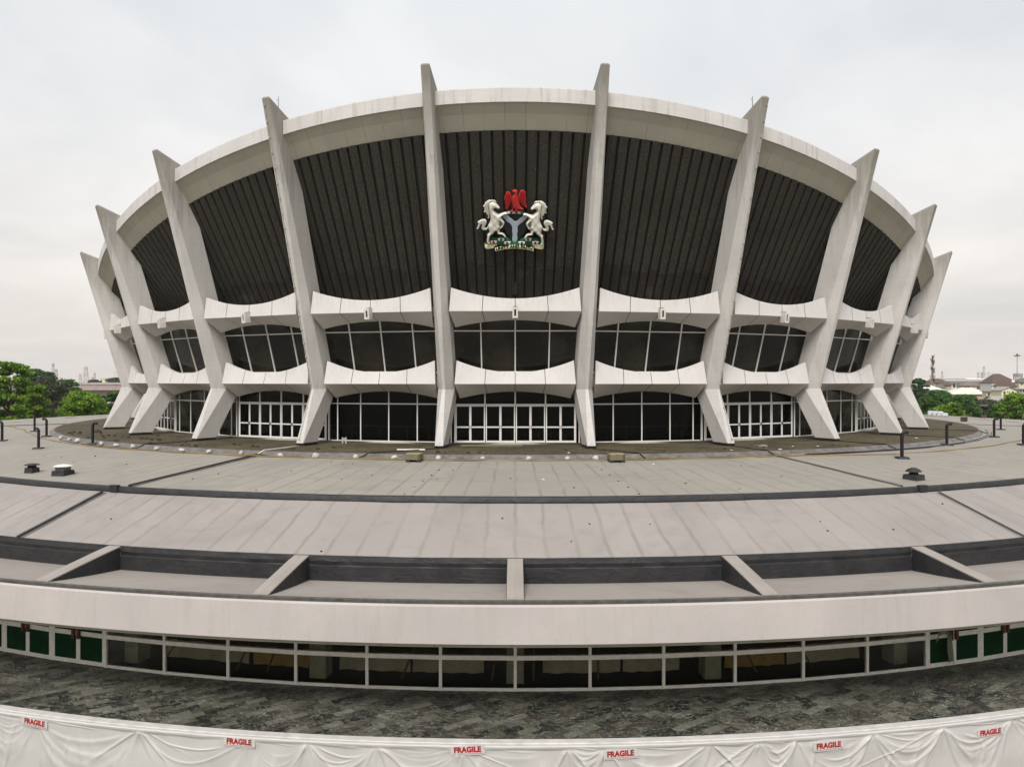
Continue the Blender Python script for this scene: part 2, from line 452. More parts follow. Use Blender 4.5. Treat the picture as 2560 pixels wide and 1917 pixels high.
M['drape'] = simple('grey_dust_sheet', (0.72, 0.67, 0.56), 0.85, 0, 0.12, 3)
M['drape_tan'] = simple('tan_dust_sheet', (0.66, 0.42, 0.16), 0.85, 0, 0.12, 3)
# ================================================================== the theatre
Z_K = -0.56; R_K = 40.57; LEAN = 0.28; R_F = 42.0; Z_F = -4.03
def tipz(th): return 13.0 + 5.03 * math.cos(2 * th * DEG)
def rtop(th): return tipz(th) - 0.97
def r_front(z): return R_K + LEAN * (z - Z_K)
def r_rim(th): return r_front(rtop(th) - 0.4) - 0.95
def zsoff(th): return rtop(th) - 0.85 - 1.31
def r_soff(th): return r_front(zsoff(th)) - 1.55

theatre = tag(empty('theatre_building', (0, 0, 0)),
    'round concrete theatre with outward leaning columns, saddle shaped rim and wide grey podium roof', 'theatre')

NB = 7                                   # bays built on each side of the middle one
# ---- columns
def column_mesh(th):
    zt = tipz(th) + 0.15; zr = rtop(th) + 0.06
    rows = []
    def sec(z, fw, w, dc, rf, rb, zb=None, bw=None):
        zb = z if zb is None else zb; bw = w if bw is None else bw
        return [(-bw, -rb, zb + H), (-w, -(rf - dc), z + H), (-fw, -rf, z + H), (fw, -rf, z + H), (w, -(rf - dc), z + H), (bw, -rb, zb + H)]
    rows.append(sec(Z_F, 0.25, 0.265, 0.03, R_F, R_F - 1.60, bw=0.30))
    rows.append(sec(Z_K, 0.09, 0.54, 0.85, R_K, R_K - 2.05))
    n = 10
    for i in range(1, n + 1):
        z = Z_K + (zr - Z_K) * i / n
        s = (z - Z_K) / (zt - Z_K)
        rows.append(sec(z, 0.09 + 0.16 * s ** 0.8, 0.54 - 0.27 * s, 0.85 * (1 - s) ** 0.8, r_front(z), r_front(z) - (2.05 - 0.15 * s)))
    rt = r_front(zt)
    top = sec(zt - 0.10, 0.235, 0.27, 0.02, rt - 0.02, rt - 2.55, zr + 0.10)
    rows.append(top)
    rows.append([(x * 0.72, y + (0.06 if k in (1, 2, 3, 4) else 0), z + (0.10 if k in (1, 2, 3, 4) else 0.05)) for k, (x, y, z) in enumerate(top)])
    mb = MB(); k = 6
    mb.v = [p for r_ in rows for p in r_]
    for i in range(len(rows) - 1):
        for j in range(k):
            a, b = i * k + j, i * k + (j + 1) % k
            c, d = b + k, a + k
            if i == 0 and j in (0, 1, 2):
                mb.f += [(a, b, d), (b, c, d)] if j != 1 else [(a, b, d), (b, c, d)]
            elif i == 0:
                mb.f += [(a, b, c), (a, c, d)]
            else:
                mb.f.append((a, b, c, d))
    mb.f.append(tuple(range(k))[::-1]); mb.f.append(tuple((len(rows) - 1) * k + j for j in range(k)))
    return mb.mesh('column')

foot_mb = MB().box(-0.29, 0.29, -(R_F - 0.06), -(R_F - 1.58), -4.215 + H, Z_F - 0.012 + H)
foot_me = foot_mb.mesh('column_base')
cond_mb = MB().tube([B(0.05, 41.84 + 0.09, -3.9), B(0.03, 41.6, -3.2), B(0.0, 41.27 + 0.05, -2.45)], 0.022, 6)
cond_me = cond_mb.mesh('conduit')
dark_seal = simple('dark_bearing', (0.012, 0.012, 0.011), 0.8)
grey_metal = simple('dull_grey_metal', (0.16, 0.155, 0.15), 0.5, 0.3, 0.25, 5)
for k in range(-NB, NB):
    th = (k + 0.5) * BAY
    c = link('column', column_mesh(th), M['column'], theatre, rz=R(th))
    bevel(c, 0.025, 2, 20)
    link('column_base', foot_me, dark_seal, c, None)
    if abs(th) < 60:
        link('conduit', cond_me, M['pvc'], c)
    if k in (-2, 1):                     # the two columns with a lightning tape clipped to the front
        s_ = 0.11 if k == 1 else -0.11
        pts = [B(s_ * 1.2, R_F + 0.0, Z_F + 0.25), B(s_ * 0.4, R_K + 0.03, Z_K)]
        zz = tipz(th) - 0.35
        tape = MB(); last = None
        seq = [(Z_F + 0.25, 0.08), (Z_K, 0.05)] + [(Z_K + (zz - Z_K) * i / 12, 0.05 + 0.08 * i / 12) for i in range(1, 13)]
        def cp(z, t):
            if z <= Z_K:
                u = (z - Z_F) / (Z_K - Z_F); rr = R_F + (R_K - R_F) * u
                # the taper of the foot: follow the facet beside the ridge
                off = 0
                return B(math.copysign(abs(t), s_), rr + 0.03 - max(0, off) * 0.9, z)
            s = (z - Z_K) / (tipz(th) - Z_K); fw = 0.09 + 0.16 * s ** 0.8; w = 0.54 - 0.27 * s
            dc = 0.85 * (1 - s) ** 0.8
            dip = 0 if abs(t) < fw else (abs(t) - fw) / max(0.05, w - fw) * dc
            return B(math.copysign(abs(t), s_), r_front(z) + 0.02 - dip, z)
        tape.tube([cp(z, t) for z, t in seq], 0.024, 5)
        for i in range(22):
            f = i / 21 * (len(seq) - 1); a = int(min(f, len(seq) - 2)); fr = f - a
            z = seq[a][0] * (1 - fr) + seq[a + 1][0] * fr; t = seq[a][1] * (1 - fr) + seq[a + 1][1] * fr
            tape.obox(cp(z, t), (1, 0, 0), (0, 1, 0), (0, 0, 1), 0.05, 0.04, 0.05)
        tape.build('lightning_tape', simple('weathered_tape', (0.36, 0.34, 0.29), 0.6, 0, 0.3, 4), c)

# ---- spandrel panels with a straight fold, hollow top edge and arched bottom edge
def spandrel_mesh(tt, rt, zte, ztc, tf, rf, zf, tb, rb, zbe, zbc, n=28):
    vs = []; fs = []; uvs = []
    for i in range(n + 1):
        s = -1 + 2 * i / n; q = s * s
        zt_ = ztc + (zte - ztc) * q; zb_ = zbc + (zbe - zbc) * q
        # profile: top back, top, fold, bottom, bottom back
        vs += [B(s * (tt - 0.05), rt - 0.30, zt_ - 0.03), B(s * tt, rt, zt_), B(s * tf, rf, zf), B(s * tb, rb, zb_), B(s * (tb - 0.05), rb - 0.28, zb_ + 0.06)]
        uvs += [(i / n, 1.0), (i / n, 1.0), (i / n, 0.5), (i / n, 0.0), (i / n, 0.0)]
    for i in range(n):
        for j in range(5):
            fs.append((i * 5 + j, i * 5 + (j + 1) % 5, (i + 1) * 5 + (j + 1) % 5, (i + 1) * 5 + j))
    fs.append((0, 1, 2, 3, 4)); fs.append(tuple(n * 5 + j for j in (4, 3, 2, 1, 0)))
    mb = MB(); mb.v = vs; mb.f = fs
    me = mb.mesh('spandrel_panel')
    uv = me.uv_layers.new(name='UVMap')
    for lp in me.loops:
        uv.data[lp.index].uv = uvs[lp.vertex_index]
    return me
low_me = spandrel_mesh(3.76, 39.75, 1.30, 0.53, 3.88, 40.0, -0.22, 3.63, 38.75, -1.17, -0.72)
up_me = spandrel_mesh(3.99, 41.30, 5.78, 5.10, 4.11, 41.4, 4.30, 3.82, 40.15, 3.38, 3.84)
for k in range(-NB + 1, NB):
    for me in (low_me, up_me):
        o = link('spandrel_panel', me, M['spandrel'], theatre, rz=R(k * BAY))
        bevel(o, 0.02, 2, 20)

# ---- floor slabs behind the panels
MB().ring([(34.5, -0.42), (39.3, -0.42), (39.3, 0.30), (34.5, 0.30)], -90, 90, 84).build('floor_slab', M['soffit'], theatre)
MB().ring([(34.5, 4.12), (39.55, 4.12), (39.9, 4.72), (34.5, 4.72)], -90, 90, 84).build('floor_slab', M['soffit'], theatre)

# ---- upper windows: leaning smoked glass
r0, z0, r1, z1 = 38.80, 0.56, 39.85, 4.10
def gl(t, z, off=0.0):
    f = (z - z0) / (z1 - z0)
    return B(t * (1 + 0.02 * (f - 0.5)), r0 + (r1 - r0) * f + off, z)
pane = MB(); fr = MB()
hw = 3.98
cols = [-hw, -2.20, 0, 2.20, hw]; zr_ = [0.56, 3.19, 4.10]
for i in range(4):
    for j in range(2):
        a, b = cols[i] + 0.02, cols[i + 1] - 0.02
        w = random.uniform(-0.012, 0.012)
        lo = [gl(a, zr_[j], -0.03), gl(b, zr_[j], -0.03), gl(b, zr_[j], -0.05), gl(a, zr_[j], -0.05)]
        hi = [gl(a, zr_[j + 1], -0.03 + w), gl(b, zr_[j + 1], -0.03 - w), gl(b, zr_[j + 1], -0.06), gl(a, zr_[j + 1], -0.06)]
        pane.hexa(lo, hi)
nrm = (0, -1, 0.28)
for t in cols[1:4]:
    fr.bar(gl(t, 0.60), gl(t, 4.08), 0.075, 0.10, (0, -1, 0))
for a, b in zip(cols, cols[1:]):
    fr.bar(gl(a + 0.045, 3.19), gl(b - 0.045, 3.19), 0.10, 0.065, (0, 0, 1))
sill = MB().box(-hw, hw, -(r0 + 0.16), -(r0 - 0.30), 0.44 + H, 0.60 + H)
pane_me = pane.mesh('pane'); fr_me = fr.mesh('frame'); sill_me = sill.mesh('window_sill')
for k in range(-NB + 1, NB):
    w = link('window', fr_me, M['white'], theatre, rz=R(k * BAY))
    link('pane', pane_me, M['glass'], w)
    link('window_sill', sill_me, M['creampaint'], w)

# ---- terrace level: glazing in the odd bays, four double doors in the even ones
RG = 38.2; ZB = -4.10; ZT = -0.44
g_f = MB(); g_p = MB()
half = 4.27
tm = [-half, -2.03, 0.0, 2.03, half]
for t in tm[1:4] + [-3.72, 3.72]:
    g_f.box(t - 0.035, t + 0.035, -RG - 0.05, -RG + 0.05, ZB + H, ZT + H)
for a, b in zip([-half, -3.72, -2.03, 0, 2.03, 3.72], [-3.72, -2.03, 0, 2.03, 3.72, half]):
    g_f.box(a + 0.037, b - 0.037, -RG - 0.045, -RG + 0.045, -1.60 + H, -1.52 + H)
    g_f.box(a + 0.037, b - 0.037, -RG - 0.045, -RG + 0.045, ZB + H, ZB + 0.06 + H)
    g_p.box(a + 0.01, b - 0.01, -RG - 0.004, -RG + 0.02, ZB + 0.03 + H, ZT + H)
gf_me = g_f.mesh('window'); gp_me = g_p.mesh('pane')
d_f = MB(); d_p = MB()
for t in [-3.98, -2.0, 0.0, 2.0, 3.98, -half + 0.04, half - 0.04]:
    d_f.box(t - 0.045, t + 0.045, -RG - 0.05, -RG + 0.05, (ZB if abs(t) > 3.9 else -1.62) + H, ZT + H)
for a, b in zip([-3.98, -2, 0, 2], [-2, 0, 2, 3.98]):
    d_f.box(a + 0.047, b - 0.047, -RG - 0.045, -RG + 0.045, -1.62 + H, -1.54 + H)
    d_p.box(a + 0.02, b - 0.02, -RG - 0.004, -RG + 0.02, -1.54 + H, ZT + H)
for s in (-1, 1):
    a, b = sorted((s * 3.98, s * (half - 0.04)))
    d_p.box(a, b, -RG - 0.004, -RG + 0.02, ZB + H, ZT + H)
    d_f.box(a + 0.047, b - 0.047, -RG - 0.045, -RG + 0.045, -1.61 + H, -1.54 + H)
df_me = d_f.mesh('window'); dp_me = d_p.mesh('pane')
def leaf_mesh(w, h, rail, st=0.07, bot=0.13, head=0.075, mid=0.09, dp=0.05):
    m = MB()
    m.box(0, st, -dp, 0, 0, h); m.box(w - st, w, -dp, 0, 0, h)
    for z0_, z1_ in ((0, bot), (rail - mid / 2, rail + mid / 2), (h - head, h)):
        m.box(st, w - st, -dp + 0.003, -0.003, z0_, z1_)
    p = MB().box(st - 0.01, w - st + 0.01, -dp * 0.6, -dp * 0.4, bot - 0.02, h - head + 0.02)
    return m.mesh('door'), p.mesh('pane')
LW = 0.965; LH = 2.46
door_me, dpane_me = leaf_mesh(LW, LH, 1.02)
def hand_mesh(x, w=0.03, h=0.22, z=1.02, d=0.07):
    return MB().box(x - w / 2, x + w / 2, -0.05 - d, -0.051, z - h / 2, z + h / 2).mesh('handle')
hm = [hand_mesh(LW - 0.045), hand_mesh(0.045)]
for k in range(-NB + 1, NB):
    if k % 2:
        w = link('window', gf_me, M['white'], theatre, rz=R(k * BAY)); link('pane', gp_me, M['tint'], w)
    else:
        w = link('window', df_me, M['white'], theatre, rz=R(k * BAY)); link('pane', dp_me, M['tint'], w)
        if abs(k) > 4: continue
        for q in range(4):
            for s in (0, 1):
                t = -3.93 + q * 1.985 + s * 0.97
                d = link('door', door_me, M['white'], theatre)
                a = k * BAY * DEG
                x, y = t, -RG - 0.01
                d.location = (x * math.cos(a) - y * math.sin(a), x * math.sin(a) + y * math.cos(a), ZB + H + 0.012)
                d.rotation_euler = (0, 0, a)
                link('pane', dpane_me, M['tint'], d); link('handle', hm[s], grey_metal, d)
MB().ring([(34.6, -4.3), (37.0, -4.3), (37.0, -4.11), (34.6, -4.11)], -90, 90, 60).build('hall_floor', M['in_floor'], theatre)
MB().ring([(36.55, -3.22), (36.62, -3.22), (36.62, -3.12), (36.55, -3.12)], -60, 60, 90).build('hall_rail', simple('ochre_rail', (0.62, 0.38, 0.10), 0.6), theatre)
hp = MB()
rq = random.Random(21)
for i in range(70):
    th = rq.uniform(-52, 52); w_ = rq.uniform(0.02, 0.05); hh_ = rq.uniform(0.5, 1.3)
    p = Vector(P(rq.uniform(35.2, 36.4), th, -4.10)); hp.box(p.x - w_, p.x + w_, p.y - w_, p.y + w_, p.z, p.z + hh_)
hp.build('hall_posts', simple('hall_post_paint', (0.55, 0.52, 0.45), 0.6), theatre)['kind'] = 'stuff'
MB().ring([(36.9, -4.3), (38.36, -4.3), (38.36, -4.10), (36.9, -4.10)], -90, 90, 14).build('threshold', M['soffit'], theatre)
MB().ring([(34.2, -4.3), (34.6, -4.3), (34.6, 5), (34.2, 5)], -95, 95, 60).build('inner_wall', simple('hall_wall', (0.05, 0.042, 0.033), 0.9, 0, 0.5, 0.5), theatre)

# ---- ribbed dark cladding above
RCB = 38.0; ZCB = 4.55
def clad(k):
    th0, th1 = (k - 0.5) * BAY, (k + 0.5) * BAY
    mb = MB(); n = 14
    def pt(th, f, off):
        rs, zs = r_soff(th) - 0.06, zsoff(th) - 0.02
        r_ = RCB + (rs - RCB) * f
        return P(r_ + off, th, ZCB + (zs - ZCB) * f)
    w = (th1 - th0) / n
    seg = [0, 0.24, 0.27, 0.62, 0.645, 1.0] if k % 2 else [0, 0.30, 0.325, 0.68, 1.0]
    for i in range(n):
        g = w * 0.125
        a, b = th0 + i * w + g, th0 + (i + 1) * w - g
        fs_ = [0, random.choice((0.26, 0.28, 0.30)), 1.0]
        for f0, f1 in zip(fs_, fs_[1:]):
            o = 0.12 + random.uniform(-0.012, 0.012)
            e = 0.0015 if f1 < 1 else 0
            mb.hexa([pt(a, f0, 0), pt(b, f0, 0), pt(b, f0, o), pt(a, f0, o)], [pt(a, f1 - e, 0), pt(b, f1 - e, 0), pt(b, f1 - e, o), pt(a, f1 - e, o)])
            # the shallow step along the middle of each rib
            mid = (a + b) / 2; hwid = w * 0.16
            mb.hexa([pt(mid - hwid, f0, o), pt(mid + hwid, f0, o), pt(mid + hwid * 0.8, f0, o + 0.03), pt(mid - hwid * 0.8, f0, o + 0.03)],
                    [pt(mid - hwid, f1 - e, o), pt(mid + hwid, f1 - e, o), pt(mid + hwid * 0.8, f1 - e, o + 0.03), pt(mid - hwid * 0.8, f1 - e, o + 0.03)])
    me = mb.mesh('cladding')
    at_ = me.attributes.new('tone', 'FLOAT', 'FACE')
    # eight-cornered pieces come in order: six faces each, four pieces a rib (two low, two high)
    at_.data.foreach_set('value', [1.0 if (q // 12) % 2 == 0 else 0.0 for q in range(len(me.polygons))])
    o = link('cladding', me, M['cladding'], theatre)
    bk = MB()
    rows = [[pt(th0 + (th1 - th0) * j / 6, f, 0.003) for j in range(7)] for f in (0, 0.5, 1)]
    rows2 = [[pt(th0 + (th1 - th0) * j / 6, f, -0.15) for j in range(7)] for f in (0, 0.5, 1)]
    bk.grid(rows); bk.grid(rows2)
    bk.build('cladding_backing', M['black'], o)
def plain(k):
    rows = []
    for f in (0, 0.5, 1):
        rows.append([])
        for j in range(7):
            th = (k - 0.5) * BAY + BAY * j / 6
            rs, zs = r_soff(th) - 0.06, zsoff(th) - 0.02
            rows[-1].append(P(39.2 + (rs - 39.2) * f, th, ZCB + (zs - ZCB) * f))
    MB().grid(rows).build('bare_wall', M['soffit'], theatre)
for k in range(-NB, NB + 1):
    if abs(k) < 5: clad(k)
    else: plain(k)
MB().obox(B(-0.02, RCB + 1.0, 5.98), (1, 0, 0), (0, -1, 0.2), (0, 0.45, 1), 0.17, 0.16, 0.50).build('hatch', M['black'], theatre)

# ---- rim beam, its soffit and the saddle roof
def rim_prof(th):
    r_ = r_rim(th); z = rtop(th)
    return [(r_ - 0.02, z), (r_, z - 0.05), (r_, z - 0.85), (r_ - 0.06, z - 0.88), (r_ - 0.42, z - 0.60), (r_ - 0.42, z - 0.02)]
def sof_prof(th):
    r_ = r_rim(th); z = rtop(th)
    a = (r_ - 0.07, z - 0.885); b = (r_soff(th) + 0.02, zsoff(th))
    return [a, (a[0] * 0.6 + b[0] * 0.4 - 0.02, a[1] * 0.6 + b[1] * 0.4 + 0.03), b, (b[0] - 0.3, b[1]), (a[0] - 0.4, a[1] + 0.3)]
rim = MB().ring(rim_prof, -180, 180, 224).build('roof_rim', M['rim'], theatre)
sof = MB().ring(sof_prof, -180, 180, 224).build('soffit', M['soffit'], theatre)
def drip(th):
    r_ = r_soff(th) + 0.03; z = zsoff(th)
    return [(r_, z - 0.003), (r_, z - 0.09), (r_ - 0.2, z - 0.09), (r_ - 0.2, z - 0.003)]
MB().ring(drip, -180, 180, 168).build('gutter_trim', M['black'], theatre)
rows = []
for i in range(13):
    f = i / 12
    rows.append([])
    for j in range(113):
        th = -180 + 360 * j / 112
        rr = (r_rim(th) - 0.3) * f
        rows[-1].append(P(rr, th, 11.75 + 5.03 * f * f * math.cos(2 * th * DEG)))
MB().grid(rows).build('roof', M['soffit'], theatre, smooth=True)
# the two thin lightning rods beside the second columns
for th in (-1.5 * BAY, 1.5 * BAY):
    r_ = 44.2
    p = P(r_, th, 16.25)
    MB().tube([p, (p[0], p[1], p[2] + 1.25)], [0.034, 0.016], 6).tube([(p[0], p[1], p[2] + 0.95), (p[0] - 0.12, p[1], p[2] + 1.08)], 0.016, 4).build('lightning_rod', grey_metal, theatre)

# ---- podium roofs
FRP = [(46.0, -4.42), (49, -4.60), (52.5, -4.84), (55.9, -5.06)]
FR2 = [(55.96, -5.30), (57.5, -5.78), (59, -6.26), (60.5, -6.72)]
SIP = [(46.0, -4.42), (49, -4.49), (52.5, -4.57), (55.9, -4.65)]
SI2 = [(55.96, -4.80), (57.5, -4.82), (59, -4.85), (60.5, -4.88)]
def blend(a, b, th):
    w = ss(38, 66, abs(th))
    return [(ra, za * (1 - w) + zb * w) for (ra, za), (rb, zb) in zip(a, b)]
def roofz(r_, th):
    if r_ < 46: return -4.20
    pts = blend(FRP, SIP, th) + blend(FR2, SI2, th) + [(64.3, -7.26 + (2.31) * ss(38, 66, abs(th)))]
    for (ra, za), (rb, zb) in zip(pts, pts[1:]):
        if r_ <= rb: return za + (zb - za) * (r_ - ra) / (rb - ra)
    return pts[-1][1]
def add_wavy(prof_fn, n=240, name='podium_roof', m=None, amp=0.02):
    rows = []
    for i in range(n + 1):
        th = -180 + 360 * i / n
        rows.append([])
        for r_, z in prof_fn(th):
            p = P(r_, th, z)
            rows[-1].append((p[0], p[1], p[2] + amp * (mnoise.noise(Vector(p) * 0.5))))
    return MB().grid(rows).build(name, m, theatre, smooth=True)
def dens(prof, k=3):
    out = []
    for (a, b), (c, d) in zip(prof, prof[1:]):
        out += [(a + (c - a) * i / k, b + (d - b) * i / k) for i in range(k)]
    return out + [prof[-1]]
add_wavy(lambda th: dens(blend(FRP, SIP, th)), 360, 'podium_roof', M['roof_upper'], 0.035)
# lower roof: to the light-wells in front, to the eaves at the sides
OPN = 5.5 * 7.8
def low_prof(th):
    pts = blend(FR2, SI2, th)
    return dens(pts)
add_wavy(low_prof, 360, 'podium_roof', M['roof_lower'], 0.03)
def side_prof(th):
    z = roofz(60.5, th)
    return [(60.5, z), (64.3, -4.95 - 2.31 * (1 - ss(38, 66, abs(th))))]
sp = MB()
for a0, a1 in ((OPN, 180), (-180, -OPN)):
    sp.ring(side_prof, a0, a1, 120, closed=False)
sp.build('podium_roof', M['roof_lower'], theatre)
# the dark felt upstand between the two roofs
def kerb(th):
    zt = blend(FRP, SIP, th)[-1][1]; zb = blend(FR2, SI2, th)[0][1]
    j = 0.015 * mnoise.noise(Vector((th * 0.6, 0, 0)))
    return [(55.84, zt + 0.012), (55.90, zt + 0.016 + j * .6), (55.97, zt + 0.004), (56.02, zt - 0.08 + j), (56.03, zb + 0.05), (56.07 + j * 2, zb - 0.02), (55.8, zb - 0.1)]
MB().ring(kerb, -180, 180, 720).build('roof_kerb', M['bitumen'], theatre, smooth=True)
# pale flashing round the mossy terrace
flash = simple('weathered_flashing', (0.15, 0.138, 0.128), 0.6, 0.1, 0.35, 2.5)
def fl(th):
    j = 0.02 * mnoise.noise(Vector((th * 0.9, 3, 0)))
    return [(45.45, -4.30), (45.62 + j, -4.205), (45.70 + j, -4.19), (45.90 + j, -4.33), (46.02 + j * 2, -4.40), (46.02, -4.5)]
MB().ring(fl, -180, 180, 540).build('terrace_flashing', flash, theatre)
rows = [[P(r_, -180 + 2 * j, -4.20 + 0.02 * mnoise.noise(Vector((r_ * 0.5, j * 0.9, 1)))) for j in range(181)] for r_ in (37.5, 39, 40.5, 42, 43.5, 44.7, 45.64)]
MB().grid(rows).build('terrace_paving', M['moss'], theatre, smooth=True)
# expansion joints: a dark batten with a thinner lighter lip
jl = simple('joint_lip', (0.19, 0.175, 0.16), 0.6)
for th, ra, rb in ((-19.3, 46.1, 55.8), (-20.6, 56.2, 60.5), (19.3, 46.1, 55.8), (21.2, 56.2, 60.5), (-77, 46.1, 55.8), (77, 46.1, 55.8), (-77, 56.2, 60.5), (77, 56.2, 60.5)):
    thin = 0.5 if th > 0 else 0.8
    mb = MB(); lip = MB()
    n = 10
    for i in range(n):
        r_a, r_b = ra + (rb - ra) * i / n, ra + (rb - ra) * (i + 1) / n
        def q(r_, dx, dz):
            p = Vector(P(r_, th, roofz(r_, th) + dz)); s = Vector((math.cos(th * DEG), math.sin(th * DEG), 0))
            return p + s * dx
        lo = [q(r_a, -0.13 * thin, -0.03), q(r_a, 0.13 * thin, -0.03), q(r_a, 0.07 * thin, 0.12 * thin), q(r_a, -0.07 * thin, 0.12 * thin)]
        hi = [q(r_b, -0.13 * thin, -0.03), q(r_b, 0.13 * thin, -0.03), q(r_b, 0.07 * thin, 0.12 * thin), q(r_b, -0.07 * thin, 0.12 * thin)]
        mb.hexa(lo, hi)
        sg = 1 if th < 0 else -1
        lip.hexa([q(r_a, sg * 0.24 * thin, -0.03), q(r_a, sg * 0.30 * thin, -0.03), q(r_a, sg * 0.30 * thin, 0.05), q(r_a, sg * 0.24 * thin, 0.05)],
                 [q(r_b, sg * 0.24 * thin, -0.03), q(r_b, sg * 0.30 * thin, -0.03), q(r_b, sg * 0.30 * thin, 0.05), q(r_b, sg * 0.24 * thin, 0.05)])
    j = mb.build('expansion_joint', M['bitumen'], theatre)
    lip.build('joint_lip', jl, j)
for th in (-20.0, 20.3):
    z = -5.06
    p = Vector(P(56.02, th, -5.15)); s = (math.cos(th * DEG), math.sin(th * DEG), 0); n_ = (math.sin(th * DEG), -math.cos(th * DEG), 0)
    bevel(MB().obox(p, s, n_, (0, 0, 1), 0.24, 0.12, 0.17).build('joint_cap', M['bitumen'], theatre), 0.03, 2)

# ---- light-wells, beams, canopy and its white fascia
def well(th):
    j = 0.02 * mnoise.noise(Vector((th * 1.1, 0, 5)))
    return [(60.44, -6.70), (60.52, -6.70), (60.56 + j, -6.90), (60.52 - j, -7.05), (60.57 + j * 2, -7.09), (60.55, -7.75), (60.44, -7.75)]
MB().ring(well, -OPN, OPN, 300).build('light_well_wall', M['bitumen'], theatre, smooth=False)
def slab(th):
    return [(60.5, -7.66), (62.0, -7.53), (63.4, -7.38), (64.12, -7.285), (64.12, -7.75), (60.5, -7.95)]
MB().ring(slab, -OPN, OPN, 200).build('canopy', M['slab'], theatre)
felt = M['bitumen']
edge = simple('felt_drip_edge', (0.085, 0.078, 0.073), 0.6, 0, 0.3, 4)
MB().ring([(64.13, -7.40), (64.13, -7.265), (64.22, -7.245), (64.30, -7.27), (64.30, -7.36), (64.25, -7.40)], -OPN, OPN, 240).build('drip_edge', edge, theatre)
def fas(th):
    zt = -7.37 + 2.31 * ss(38, 66, abs(th))
    return [(64.10, zt), (64.27, zt), (64.33, zt - 0.08), (64.40, -8.66), (64.36, -8.70), (64.10, -8.70)]
MB().ring(fas, -180, 180, 420).build('canopy_fascia', M['fascia'], theatre)
for i in range(-5, 6):
    th = i * 7.8
    mb = MB(); sd = MB()
    a = 0.29
    # a beam whose sides die into the rising canopy
    top = [B(-a, 60.46, -6.70), B(a, 60.46, -6.70), B(a, 61.2, -6.80), B(a, 64.05, -7.262), B(-a, 64.05, -7.262), B(-a, 61.2, -6.80)]
    bot = [(x, y, 6.2) for x, y, z in top]
    mb.hexa(bot, top)
    bm_ = mb.build('canopy_beam', M['slab'], theatre, rz=R(th))
    for s in (-1, 1):
        x0, x1 = s * (a + 0.002), s * (a + 0.016)
        ring0 = [B(x0, 60.58, -7.70), B(x0, 60.58, -6.76), B(x0, 61.2, -6.84), B(x0, 63.9, -7.28), B(x0, 63.9, -7.40)]
        ring1 = [(x1, y, z) for x, y, z in ring0]
        sd.hexa(ring0, ring1)
    sd.build('felt_side', felt, bm_)
# the canopy's underside and the wall of the foyer behind
MB().ring([(54.5, -8.86), (64.1, -8.86), (64.1, -8.72), (54.5, -8.72)], -60, 60, 120).build('canopy_soffit', M['soffit'], theatre)
MB().ring([(54.0, -12.0), (54.5, -12.0), (54.5, -8.7), (54.0, -8.7)], -60, 60, 60).build('inner_wall', M['black'], theatre)
MB().ring([(54.0, -12.1), (60.05, -12.1), (60.05, -11.88), (54.0, -11.88)], -60, 60, 120).build('foyer_floor', M['in_floor'], theatre)

# ---- foyer windows
RW = 60.1; ZW = -11.86; SEG = 2.73
wf = MB(); wp = MB()
L = 2 * RW * math.sin(SEG / 2 * DEG); RC = RW * math.cos(SEG / 2 * DEG)
wf.box(-L / 2, -L / 2 + 0.055, -RC - 0.07, -RC + 0.06, ZW + H, -8.87 + H)
wf.box(L / 2 - 0.055, L / 2, -RC - 0.07, -RC + 0.06, ZW + H, -8.87 + H)
wf.box(-L / 2 + 0.055, L / 2 - 0.055, -RC - 0.055, -RC + 0.05, -10.68 + H, -10.51 + H)
wf.box(-L / 2 + 0.055, L / 2 - 0.055, -RC - 0.06, -RC + 0.05, ZW + H, ZW + 0.07 + H)
wf.box(-L / 2 + 0.055, L / 2 - 0.055, -RC - 0.02, -RC + 0.05, ZW + 0.07 + H, ZW + 0.10 + H)
wp.box(-L / 2 + 0.05, L / 2 - 0.05, -RC + 0.0, -RC + 0.012, ZW + 0.09 + H, -8.88 + H)
wf_me = wf.mesh('window'); wp_me = wp.mesh('pane')
fd_f = MB()
fd_f.box(-L / 2, -L / 2 + 0.05, -RC - 0.07, -RC + 0.06, ZW + H, -8.87 + H); fd_f.box(L / 2 - 0.05, L / 2, -RC - 0.07, -RC + 0.06, ZW + H, -8.87 + H)
fd_me = fd_f.mesh('door_frame')
FW = L / 2 - 0.06
def foyer_leaf():
    m = MB(); w, h = FW, 2.9
    m.box(0, 0.10, -0.06, 0, 0, h); m.box(w - 0.10, w, -0.06, 0, 0, h)
    for a, b in ((0, 0.17), (1.17, 1.36), (h - 0.12, h)):
        m.box(0.10, w - 0.10, -0.057, -0.003, a, b)
    p = MB().box(0.09, w - 0.09, -0.04, -0.02, 0.16, h - 0.1)
    return m.mesh('door'), p.mesh('panel')
fl_me, fp_me = foyer_leaf()
def pull(x): return MB().box(x - 0.065, x + 0.065, -0.16, -0.061, 1.06, 1.62).mesh('handle')
pm = [pull(FW - 0.20), pull(0.07)]
for i in range(-10, 10):
    th = (i + 0.5) * SEG
    if -6 <= i < 6:
        w = link('window', wf_me, M['creampaint'], theatre, rz=R(th)); link('pane', wp_me, M['clear'], w)
    else:
        w = link('door_frame', fd_me, M['creampaint'], theatre, rz=R(th))
        for s in (0, 1):
            d = link('door', fl_me, M['creampaint'], theatre)
            t = -FW - 0.005 + s * (FW + 0.01); x, y = t, -RC - 0.005; a = th * DEG
            d.location = (x * math.cos(a) - y * math.sin(a), x * math.sin(a) + y * math.cos(a), ZW + H + 0.012)
            d.rotation_euler = (0, 0, a)
            link('panel', fp_me, M['green'], d); link('handle', pm[s], M['redwood'], d)
ic = MB().box(-0.34, 0.34, -59.35, -58.65, -11.88 + H, -8.86 + H).mesh('interior_column')
